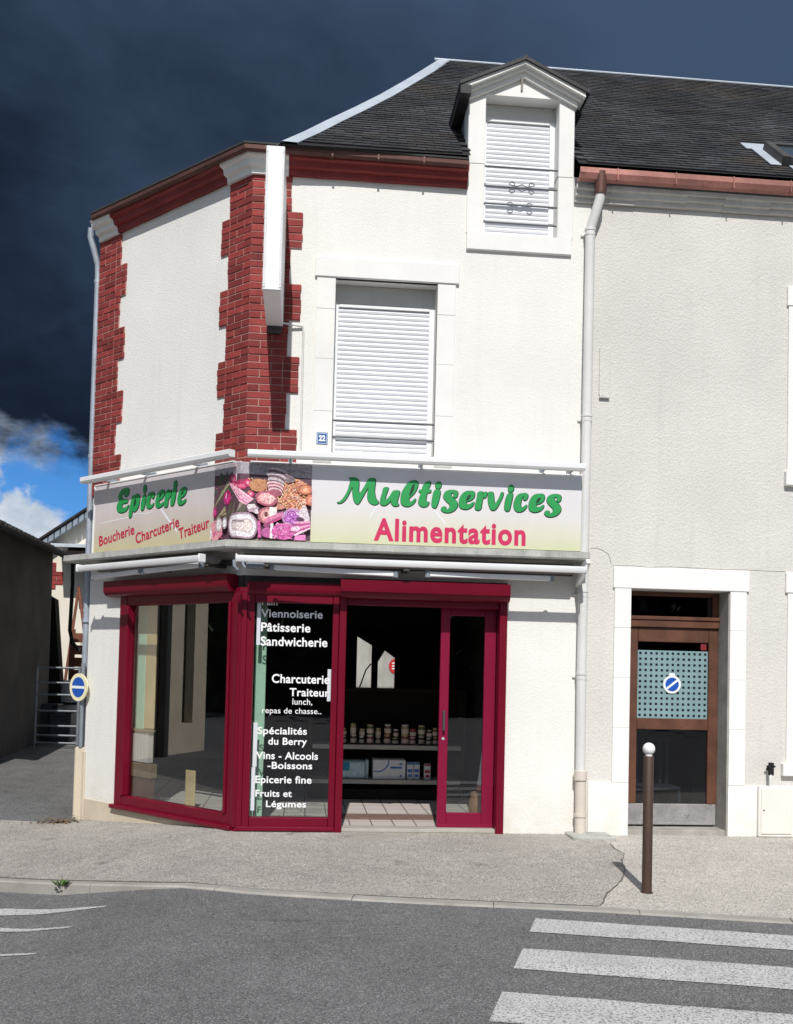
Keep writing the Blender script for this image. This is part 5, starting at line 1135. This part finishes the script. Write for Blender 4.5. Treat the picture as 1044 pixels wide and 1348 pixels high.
def jar(x, y, z, r, h, c, l, label):
    t = thing('jar', label, 'jar', 'jars on the upper shop shelf'); t.location = (x, y, z)
    mb = MB(); mb.lathe((0, 0, 0), [(r * .9, 0), (r, .006), (r, h * .70), (r * .82, h * .80), (r * .82, h * .82)], 14); mb.build('jar_body', JM[c], t, 40)
    mb = MB(); mb.lathe((0, 0, 0), [(r * .88, h * .821), (r * .9, h * .83), (r * .9, h * .98), (r * .84, h)], 14); mb.build('jar_lid', LM[l], t, 40)
    mb = MB(); mb.lathe((0, 0, 0), [(r * 1.012, h * .16), (r * 1.012, h * .58)], 14); mb.build('jar_label', M_lab, t, 40)
stack_at = [  # x, bottom (r,h,content,lid), top or None
 (1.125, (.036, .10, 'dark', 'white'), (.034, .09, 'brown', 'gold'), 'leftmost stack by the door post'), (1.245, (.040, .115, 'brown', 'white'), (.036, .135, 'pale', 'gold'), 'second stack, a tall one'), (1.345, (.034, .095, 'dark', 'white'), (.034, .09, 'pale', 'gold'), 'short third stack'),
 (1.445, (.042, .115, 'red', 'white'), (.042, .125, 'green', 'gold'), 'tall fourth stack above the white box'), (1.545, (.032, .095, 'brown', 'white'), (.034, .10, 'pale', 'gold'), 'fifth stack'), (1.655, (.042, .12, 'brown', 'gold'), (.042, .125, 'red', 'white'), 'tall middle stack'),
 (1.755, (.044, .085, 'dark', 'gold'), (.032, .10, 'dark', 'white'), 'wide low stack right of the tall middle stack'), (1.872, (.048, .12, 'red', 'gold'), (.046, .125, 'pale', 'white'), 'widest stack'), (1.965, (.038, .095, 'red', 'white'), (.040, .10, 'red', 'red'), 'pinkish stack beside the widest'),
 (2.075, (.040, .11, 'dark', 'white'), (.044, .13, 'green', 'gold'), 'stack topped by a green jar'), (2.165, (.036, .09, 'brown', 'white'), (.034, .095, 'dark', 'gold'), 'short stack near the sliding door'), (2.245, (.032, .10, 'dark', 'gold'), (.032, .11, 'brown', 'gold'), 'slim stack against the sliding door stile')]
for i, (x, bt, tp_, where) in enumerate(stack_at):
    y = 2.40 + random.uniform(-.015, .02)
    jar(x, y, 0.6585, *bt, '%s jar, %s lid, lower of the %s' % (bt[2], bt[3], where))
    jar(x + random.uniform(-.006, .006), y, 0.6595 + bt[1], *tp_, '%s jar, %s lid, upper of the %s' % (tp_[2], tp_[3], where))
M_carton = mat('white_carton', (0.66, 0.67, 0.70), 0.55, 0.06, 20); M_cblue = mat('blue_carton_print', (0.05, 0.16, 0.42), 0.5, 0.1, 20); M_cteal = mat('teal_carton_print', (0.02, 0.22, 0.34), 0.5, 0.1, 20); M_cred = mat('red_carton_print', (0.36, 0.03, 0.06), 0.5, 0.1, 20)
M_cpale = mat('pale_blue_wrap', (0.42, 0.56, 0.62), 0.35, 0.18, 25, bump=0.4, bs=18, bd=.01)
ZS = 0.2405
t = thing('water_pack', 'pale blue plastic wrapped pack at the left end of the lower shop shelf', 'pack')
mb = MB(); mb.box(FW, 1.08, 1.40, 2.36, 2.62, ZS, ZS + .215, .02); mb.build('wrap', M_cpale, t); mb = MB(); mb.box(FW, 1.09, 1.205, 2.353, 2.3595, ZS + .10, ZS + .20, .001); mb.build('printed_panel', M_cteal, t)
t = thing('paper_pack', 'narrow pale pack behind the blue wrapped pack on the lower shelf', 'pack'); mb = MB(); mb.box(FW, 1.402, 1.44, 2.42, 2.66, ZS, ZS + .225, .008); mb.build('wrap', M_cpale, t)
t = thing('carton', 'wide white carton with a blue arc on the lower shop shelf', 'carton')
mb = MB(); mb.box(FW, 1.49, 1.885, 2.36, 2.64, ZS, ZS + .235, .006); mb.build('carton_body', M_carton, t)
mb = MB(); 
arc = [(1.545 + .125 * math.cos(a), ZS + .225 + .125 * math.sin(a)) for a in [R(q) for q in range(-110, 6, 8)]]; arc2 = [(1.545 + .142 * math.cos(a), ZS + .225 + .14 * math.sin(a)) for a in [R(q) for q in range(-110, 6, 8)]]
for (a, b, c, d) in zip(arc, arc[1:], arc2[1:], arc2):
    mb.poly([(q[0], 2.3585, min(q[1], ZS + .232)) for q in (a, b, c, d)])
for q in ((1.70, 1.84, ZS + .13, ZS + .155), (1.81, 1.845, ZS + .175, ZS + .195), (1.815, 1.84, ZS + .03, ZS + .055)): mb.poly([(q[0], 2.3588, q[2]), (q[1], 2.3588, q[2]), (q[1], 2.3588, q[3]), (q[0], 2.3588, q[3])])
mb.build('carton_print', M_cblue, t)
def milk(x, w_, h, m2, label):
    t = thing('milk_carton', label, 'carton', 'small cartons on the lower shop shelf'); t.location = (x, 2.37, ZS)
    mb = MB(); mb.box(FW, 0, w_, 0, .07, 0, h, .004); mb.prism([(.004, h), (w_ - .004, h), (w_ - .004, h + .004), (.004, h + .004)], lambda a, z: Vector((a, .03, z)), lambda a, z: Vector((a, .04, z))); mb.build('carton_body', M_carton, t)
    mb = MB(); mb.box(FW, .008, w_ - .008, -.002, -.0005, h * .42, h * .62, 0); mb.box(FW, .014, w_ - .014, -.002, -.0005, h * .15, h * .32, 0); mb.box(FW, .002, w_ - .002, -.002, -.0005, h * .88, h * .995, 0); mb.build('carton_print', m2, t)
milk(1.905, .074, .205, M_cblue, 'white and blue milk carton touching the wide white carton'); milk(1.986, .074, .207, M_cblue, 'white and blue milk carton, the one nearer the red topped carton'); milk(2.115, .078, .19, M_cred, 'white carton with a red top near the sliding door')
mb = MB(); mb.box(FW, 1.05, 2.33, 0.71, 1.06, 0.001, 0.012, .003); tag(mb.build('doormat', M_brownmat), 'brown doormat on the white tiled shop floor inside the door', 'doormat')
t = thing('clay_pot', 'brown glazed clay pot standing behind the sliding glass door', 'pot'); t.location = (2.50, 0.62, 0.0)
mb = MB(); mb.lathe((0, 0, 0), [(.085, 0), (.115, .05), (.128, .14), (.12, .22), (.10, .28), (.108, .31), (.095, .312), (.085, .28)], 24); mb.build('pot_body', mat('brown_glazed_clay', (0.28, 0.15, 0.085), 0.3, 0.15, 12, streak=.4), t, 50)
t = thing('folded_parasol', 'white cone shaped folded cloth with a red foot standing behind the clay pot', 'cloth'); t.location = (2.60, 0.85, 0)
mb = MB(); mb.lathe((0, 0, 0), [(.10, .36), (.085, .45), (.045, .80), (.012, 1.02)], 12); mb.build('cloth', M_vinyl, t, 30); mb = MB(); mb.lathe((0, 0, 0), [(.09, .0), (.10, .30), (.104, .359)], 12); mb.build('red_foot', M_red, t, 30)
# display boards and counter behind the corner window
def board(F, s0, s1, d0, d1, z0, z1, m, name, label, cat, bev=.004):
    mb = MB(); mb.box(F, s0, s1, d0, d1, z0, z1, bev); return tag(mb.build(name, m), label, cat)
board(FC, -2.20, -1.845, -0.22, -0.20, 0.002, 2.25, M_mint, 'display_board', 'mint green upright board behind the left edge of the corner window', 'board')
board(FC, -1.84, -1.66, -0.22, -0.20, 0.86, 2.25, M_pine, 'display_board', 'pine boarding standing on the pale counter behind the corner window', 'board')
t = thing('display_counter', 'pale panelled counter behind the corner window', 'counter'); mb = MB()
for i in range(6): mb.box(FC, -1.94 + i * .052, -1.94 + i * .052 + .05, -0.19, -0.12, 0.50, 0.83, .003)
mb.build('panelling', M_cab, t); mb = MB(); mb.box(FC, -2.0, -1.60, -0.195, -0.10, 0.8305, 0.855, .004); mb.box(FC, -2.05, -1.55, -.19, -.10, 0.34, .49, .004); mb.build('counter_top', mat('dull_brown_counter_wood', (0.21, 0.145, 0.085), 0.6, 0.15, 6), t)
mb = MB(); mb.box(FC, -2.05, -1.58, -.185, -.115, 0.002, .335, .004); mb.build('counter_base', M_oak, t)
board(FC, -1.46, -1.30, -0.52, -0.50, 0.002, 0.42, M_pine, 'pine_crate_side', 'low pine panel on the floor behind the right part of the corner window', 'board')
board(FM, 0.135, 0.245, -0.24, -0.21, 0.03, 2.2, M_mint, 'display_board', 'narrow mint green upright board behind the lettered window', 'board')

# ------------------------------------------------------------------ alley: parking sign, gate, barn, rear house
def az(x, y): return gz(x, 0) + max(0, y - pave_back(x)) * 0.05
si = thing('parking_sign', 'round blue and cream parking restriction sign with a white bar at the shop corner', 'traffic sign')
nS = Vector((-0.66, -0.75, 0)).normalized(); SC_ = Vector((-1.925, 1.915, 1.285)); rS = Vector((0, 0, 1)).cross(nS).normalized()
mb = MB(); pb = SC_ - nS * .055; mb.tube([Vector((pb.x, pb.y, 0.60)), Vector((pb.x, pb.y, 1.56))], .024, 12); mb.build('post', M_galv, si, 40)
def disc(r, d0, d1, name, m, par):
    mb = MB(); mb.lathe(SC_ + nS * d0, [(r, 0), (r, d1 - d0)], 40, nS); return mb.build(name, m, par)
pl1 = disc(.158, -.012, .004, 'plate', M_signcream, si); pl2 = disc(.115, .0045, .006, 'blue_disc', M_signblue, pl1)
mb = MB(); mb.prism([(-.113, -.015), (.113, -.015), (.113, .015), (-.113, .015)], lambda a, b: SC_ + rS * a + Vector((0, 0, b)) + nS * .0065, lambda a, b: SC_ + rS * a + Vector((0, 0, b)) + nS * .008); mb.build('white_bar', M_signwhite, pl1)
t = thing('junction_box', 'slim grey electrical box on the shop side wall below the round sign', 'electrical box'); mb = MB(); mb.box(FS, -.72, -.50, .0, .13, .78, 1.24, .008); mb.build('box_body', M_pipeblue, t)
mb = MB(); mb.box(FS, -.70, -.52, .131, .14, .80, 1.22, .004); mb.build('box_lid', M_galv, t); mb = MB(); mb.tube([FS.P(-.6, .06, .78), FS.P(-.6, .06, .2)], .02, 8); mb.build('conduit', M_galv, t)

gt_ = thing('metal_gate', 'grey tubular metal gate with horizontal bars across the alley', 'gate')
G0, G1 = Vector((-3.93, 8.05, 0)), Vector((-3.20, 7.98, 0)); zg = 0.135
mb = MB(); mb.tube([G0 + Vector((0, 0, zg)), G0 + Vector((0, 0, 1.47))], .022, 10); mb.tube([G1 + Vector((0, 0, zg)), G1 + Vector((0, 0, 1.47))], .026, 10)
for p_ in (G0, G1): mb.tube([p_ + Vector((0, 0, -.1)), p_ + Vector((0, 0, zg - .001))], .015, 8)
mb.build('gate_frame', M_galv, gt_, 40)
for k in (0, .20, .36, .575, .775, .90, 1.0):
    z = 1.45 - (1.45 - .16) * k; mb = MB(); mb.tube([G0 + Vector((.015, 0, z)), G1 + Vector((-.018, 0, z))], .018, 10); mb.build('gate_bar', M_galv, gt_, 40)
mb = MB(); mb.tube([(-3.10, 7.9, az(-3, 7.9) - .1), (-3.10, 7.9, 1.60)], .045, 10); tag(mb.build('gate_post', M_galv), 'grey steel post at the right end of the metal gate', 'post')

barn = thing('barn', 'dark sooty rendered barn along the left side of the alley', 'barn')
mb = MB(); wb = [(-4.20, 3.6), (-4.08, 9.5), (-9.0, 9.6), (-9.1, 3.5)]
mb.prism(wb, lambda x, y: Vector((x, y, -.5)), lambda x, y: Vector((x, y, 3.615))); mb.build('wall', M_barn, barn)
mb = MB(); E0, E1 = Vector((-3.93, 3.3, 3.52)), Vector((-3.80, 9.75, 3.50))
Rr0, Rr1 = Vector((-6.5, 3.3, 4.75)), Vector((-6.5, 9.75, 4.75))
nrow, ncol = 9, 27
for i in range(nrow):
    for j in range(ncol):
        a0, a1 = i / nrow, (i + 1.12) / nrow; b0, b1 = (j + .02) / ncol, (j + .98) / ncol
        P_ = lambda a, b, h: (E0.lerp(E1, b)).lerp(Rr0.lerp(Rr1, b), a) + Vector((0, 0, h))
        h0 = .05 + random.uniform(0, .015)
        q = [P_(a0, b0, h0), P_(a0, b1, h0), P_(a1, b1, .02), P_(a1, b0, .02)]; m_ = P_(a0, (b0 + b1) / 2, h0 + .03); n_ = P_(a1, (b0 + b1) / 2, .05)
        vs = [mb.bm.verts.new(v) for v in (q[0], m_, q[1], q[2], n_, q[3])]; mb.bm.faces.new([vs[0], vs[1], vs[4], vs[5]]); mb.bm.faces.new([vs[1], vs[2], vs[3], vs[4]])
        e_ = [mb.bm.verts.new(P_(a0, b0, .005)), mb.bm.verts.new(P_(a0, b1, .005))]; mb.bm.faces.new([vs[0], e_[0], e_[1], vs[2], vs[1]])
mb.build('roof', M_tile, barn, normals=False)
mb = MB(); mb.poly([E0, E1, Rr1, Rr0]); mb.poly([Rr0, Rr1, Vector((-9.3, 9.75, 3.4)), Vector((-9.3, 3.3, 3.4))]); mb.prism([(-4.2, 3.5), (-9.1, 3.5), (-6.5, 4.7)], lambda x, z: Vector((x, 9.5, z)), lambda x, z: Vector((x, 9.45, z))); mb.prism([(-4.2, 3.5), (-9.1, 3.5), (-6.5, 4.7)], lambda x, z: Vector((x, 3.6, z)), lambda x, z: Vector((x, 3.55, z))); mb.build('roof_underside', M_dkwood, barn)
mb = MB()
gp_ = [E0 + Vector((.05, 0, -.01)), E1 + Vector((.05, .0, -.01))]; mb.tube(gp_, .055, 10); mb.build('gutter', M_black, barn, 40)
mb = MB(); mb.tube([E1 + Vector((.05, .0, -.0)), E1 + Vector((.055, .03, -.0))], .06, 12); mb.build('gutter_end', M_copper, barn, 40)
mb = MB(); mb.tube([E1 + Vector((.05, -.1, -.05)), E1 + Vector((.06, -.1, -.5)), E1 + Vector((.04, -.1, -1.35)), E1 + Vector((.10, -.1, -1.60)), E1 + Vector((.24, -.1, -1.74))], .035, 10); mb.build('hanging_pipe', M_black, barn, 40)
mb = MB(); mb.prism([(-4.6, 0.0), (-3.92, 0.0), (-4.02, 1.3), (-4.10, 2.1), (-4.16, 2.75), (-4.6, 3.0)], lambda x, z: Vector((x, 10.1, z)), lambda x, z: Vector((x, 10.4, z)))
tag(mb.build('barn_shadow_slab', M_dkwood), 'dark slab standing in for shadow at the barn end behind the gate', 'shadow stand-in')  # solid dark slab added in place of the barn's black shadow

rear = thing('rear_house', 'pale cream house with a sloping verge roof at the end of the alley', 'house')
mb = MB(); gz0 = lambda x: 4.37 + (x + 5.49) * .725
mb.prism([(-5.42, -.5), (2.0, -.5), (2.0, gz0(-1.5)), (-1.5, gz0(-1.5)), (-5.42, gz0(-5.42) - .10)], lambda x, z: Vector((x, 14.6, z)), lambda x, z: Vector((x, 18.0, z))); mb.build('wall', M_rear, rear)
mb = MB(); n_ = 30
for i in range(n_):
    x0 = -5.75 + i * .135; x1 = x0 + .12
    mb.hexa([Vector((x0, 14.25, gz0(x0) - .20)), Vector((x1, 14.25, gz0(x1) - .20)), Vector((x1, 14.35, gz0(x1) - .20)), Vector((x0, 14.35, gz0(x0) - .20)), Vector((x0, 14.25, gz0(x0) - .01)), Vector((x1, 14.25, gz0(x1) - .01)), Vector((x1, 14.35, gz0(x1) - .01)), Vector((x0, 14.35, gz0(x0) - .01))], .015)
mb.build('verge_tiles', M_zincdark, rear)
mb = MB(); mb.hexa([Vector((-5.8, 14.2, gz0(-5.8) + .0)), Vector((-1.4, 14.2, gz0(-1.4) + .0)), Vector((-1.4, 18.2, gz0(-1.4) + .0)), Vector((-5.8, 18.2, gz0(-5.8) + .0)), Vector((-5.8, 14.2, gz0(-5.8) + .06)), Vector((-1.4, 14.2, gz0(-1.4) + .06)), Vector((-1.4, 18.2, gz0(-1.4) + .06)), Vector((-5.8, 18.2, gz0(-5.8) + .06))], .004); mb.build('roof', M_tile, rear)
mb = MB()
for k in range(6):
    z = 3.24 + k * .105; course_bricks(mb, Frame((0, 14.6, 0), (1, 0, 0), (0, -1, 0)), -5.43, -5.06 if k in (1, 2, 3) else -5.22, z, .105, False, k, 1)
mb.build('brick_quoin', M_brick, rear)
mb = MB(); mb.box(FW, -5.12, -2.6, 13.55, 14.59, 4.13, 4.21, .006); mb.build('canopy', M_zinc, rear); mb = MB(); mb.box(FW, -4.75, -2.6, 13.62, 14.58, 3.80, 4.128, .006); mb.build('canopy_beam', M_dkwood, rear)
mb = MB(); mb.tube([(-4.6, 14.55, 2.0), (-3.4, 14.55, 1.98)], .025, 8); mb.tube([(-4.55, 14.55, 2.0), (-4.55, 14.55, 1.6)], .025, 8); mb.box(FW, -4.4, -4.1, 14.50, 14.598, 1.9, 2.15, .004); mb.build('wall_pipe', M_pipe, rear, 40)
la = thing('pole_pair', 'two rusty brown poles leaning on the rear house wall', 'poles')
for a, b in (((-4.50, 12.2, .1), (-4.32, 12.9, 3.2)), ((-3.90, 12.2, 1.4), (-4.31, 12.85, 3.16))):
    mb = MB(); mb.tube([a, b], .032, 8); mb.build('pole', M_rust, la, 40)
t = thing('pallet_stack', 'reddish brown slatted timber frame standing behind the gate', 'timber frame')
mb = MB(); mb.box(FW, -4.15, -4.05, 11.4, 11.5, 0.1, 2.22, .006); mb.box(FW, -3.62, -3.52, 11.4, 11.5, .1, 2.2, .006); mb.build('uprights', M_rust, t)
for k in range(8):
    mb = MB(); mb.box(FW, -4.049, -3.621, 11.38, 11.44, .2 + k * .25, .2 + k * .25 + .19, .006); mb.build('slat', M_rust, t)
t = thing('water_barrel', 'pale grey plastic barrel behind the metal gate', 'barrel'); t.location = (-3.78, 10.3, az(-3.8, 10.3))
mb = MB(); mb.lathe((0, 0, 0), [(.24, 0), (.27, .1), (.28, .45), (.27, .55), (.285, .56), (.285, .62), (.27, .63), (.26, .95), (.20, 1.02), (.05, 1.04)], 24); mb.build('barrel_body', M_barrel, t, 40)
mb = MB(); mb.lathe((0, 0, 0), [(.288, .565), (.292, .59), (.288, .615)], 24); mb.build('barrel_band', M_black, t, 40)
for i, (x, y, h, lab) in enumerate(((-3.72, 9.1, .52, 'dark blue plastic bin directly behind the gate'), (-4.0, 9.25, .62, 'dark plastic bin in the shadow beside the barn wall'))):
    t = thing('plastic_bin', lab, 'bin', 'plastic bins behind the gate'); t.location = (x, y, az(x, y))
    mb = MB(); mb.hexa([Vector(p) for p in ((-.17, -.15, 0), (.17, -.15, 0), (.17, .15, 0), (-.17, .15, 0), (-.2, -.18, h), (.2, -.18, h), (.2, .18, h), (-.2, .18, h))], .02); mb.build('bin_body', M_bin, t)
    mb = MB(); mb.box(FW, -.215, .215, -.2, .2, h + .001, h + .05, .015); mb.box(FW, -.1, .1, -.22, -.2, h - .05, h + .02, .006); mb.build('bin_lid', M_bin, t)

# ------------------------------------------------------------------ small growth
M_leafy = mat('weed_leaf', (0.075, 0.14, 0.03), 0.7, 0.3, 40, island=0.4); M_deadleaf = mat('dead_leaf', (0.16, 0.095, 0.045), 0.8, 0.3, 40, island=0.5)
def tuft(x, y, r, n, h, label):
    mb = MB(); z0 = gz(x, y)
    for i in range(n):
        a = random.uniform(0, 6.28); rr_ = r * random.random() ** .5; b = Vector((x + rr_ * math.cos(a), y + rr_ * math.sin(a) * .5, z0)); tip = b + Vector((math.cos(a) * .04, math.sin(a) * .04, random.uniform(.4, 1) * h)); s = Vector((-math.sin(a), math.cos(a), 0)) * .007
        mb.poly([b - s, b + s, (b + tip) / 2 + s * 1.2 + Vector((0, 0, .006)), tip, (b + tip) / 2 - s * 1.2 + Vector((0, 0, .006))])
    return tag(mb.build('weed_tuft', M_leafy, normals=False), label, 'weed')
tuft(-1.235, kerb_y(-1.235) - .03, .05, 34, .045, 'small green weed tuft growing at the foot of the kerb')
mb = MB()
for i in range(170):
    x, y = random.gauss(-2.06, .13), random.gauss(1.78, .07); z = gz(x, 0) + random.uniform(.006, .06) * (1 if random.random() < .5 else .3); a = random.uniform(0, 6.28); l = random.uniform(.012, .03); u = Vector((math.cos(a), math.sin(a), random.uniform(-.6, .6))) * l; v = Vector((-math.sin(a), math.cos(a), random.uniform(-.5, .5))) * l * .5
    c = Vector((x, y, z)); mb.poly([c - u, c + v, c + u, c - v])
tag(mb.build('dead_leaves', M_deadleaf, normals=False), 'dry brown leaves gathered at the left foot of the shop', kind='stuff')

# ------------------------------------------------------------------ across the streets (seen as reflections in the panes)
mb = MB(); rt = random.Random(5)
for i in range(17000):
    c = Vector((rt.uniform(-30, 30), -34 + rt.gauss(0, 2.6), 0)) if i % 3 else Vector((-30 + rt.gauss(0, 2.2), rt.uniform(-30, 16), 0)); c.z = -.3 + 9.5 * rt.random() ** .8 * (0.75 + .25 * math.sin(c.x * .7) + .15 * math.sin(c.x * 1.9))
    a, b = rt.uniform(0, 6.28), rt.uniform(-1, 1); u = Vector((math.cos(a), math.sin(a), b)).normalized() * rt.uniform(.22, .42); v = u.orthogonal().normalized() * rt.uniform(.18, .34)
    mb.poly([c - u, c + v, c + u, c - v])
for k in range(60):
    for (pa, pb_) in (((-32 + k * 1.05, -35, 0), (-32 + (k + 1.02) * 1.05, -35, 0)), ((-31, -32 + k * .8, 0), (-31, -32 + (k + 1.02) * .8, 0))):
        h_ = 6.6 + 1.3 * math.sin(k * .6) + rt.uniform(-.6, .6); mb.poly([Vector(pa) + Vector((0, 0, -.7)), Vector(pb_) + Vector((0, 0, -.7)), Vector(pb_) + Vector((0, 0, h_)), Vector(pa) + Vector((0, 0, h_ + rt.uniform(-.5, .5)))])
tag(mb.build('treeline', mat('tree_foliage', (0.035, 0.060, 0.018), 0.8, 0.4, .6, island=.5), normals=False), 'dark trees across the road reflected in the shop panes', kind='stuff')
ac = thing('opposite_house', 'cream house across the side street reflected in the corner window', 'house')
FO = Frame((-12.6, 2.25, 0), (0.937, 0.35, 0), (0.35, -0.937, 0))
mb = MB(); wall(mb, FO, 0.0, 6.5, -.6, 6.0, [(3.4, 4.6, .9, 2.3), (.55, 1.0, 0.3, 3.0)]); mb.build('wall', mat('beige_house_render', (0.70, 0.60, 0.46), 0.9, 0.1, 1.5, bump=.3), ac)
mb = MB(); mb.box(FO, 3.4, 4.6, -.25, -.2, .9, 2.3, .005); mb.box(FO, .55, 1.0, -.25, -.2, .3, 3.0, .005); mb.build('window', M_glassdark, ac); mb = MB(); mb.box(FO, 3.2, 4.8, 0, .08, .78, .9, .005); mb.box(FO, 3.2, 4.8, 0, .05, 2.3, 2.6, .005); mb.build('window_sill', M_stone, ac)
mb = MB(); mb.tube([FO.P(1.9, .1, -.5), FO.P(1.9, .1, 6)], .12, 10); mb.build('drainpipe', M_darkmetal, ac)
mb = MB(); mb.box(FO, -.2, 6.7, -4, .4, 6.001, 6.2, .01); mb.build('roof', M_tile, ac)
cy = thing('courtyard_wall', 'pale wall with a red round sign seen through the rear window of the shop', 'wall')
mb = MB(); mb.box(FW, 0.9, 3.6, 12.2, 12.4, -.5, 3.2, .01); mb.build('wall', mat('grey_courtyard_render', (0.40, 0.39, 0.36), 0.9, 0.2, 2, bump=0.4, bs=30, streak=.5), cy)
mb = MB(); mb.lathe((2.66, 12.195, 1.62), [(.17, 0), (.17, .01)], 28, (0, -1, 0)); sgd = mb.build('red_disc', M_red, cy); mb = MB()
for z in (1.55, 1.61, 1.67): mb.box(FW, 2.56, 2.76, 12.178, 12.184, z, z + .03, 0)
mb.build('white_bars', M_signwhite, sgd)
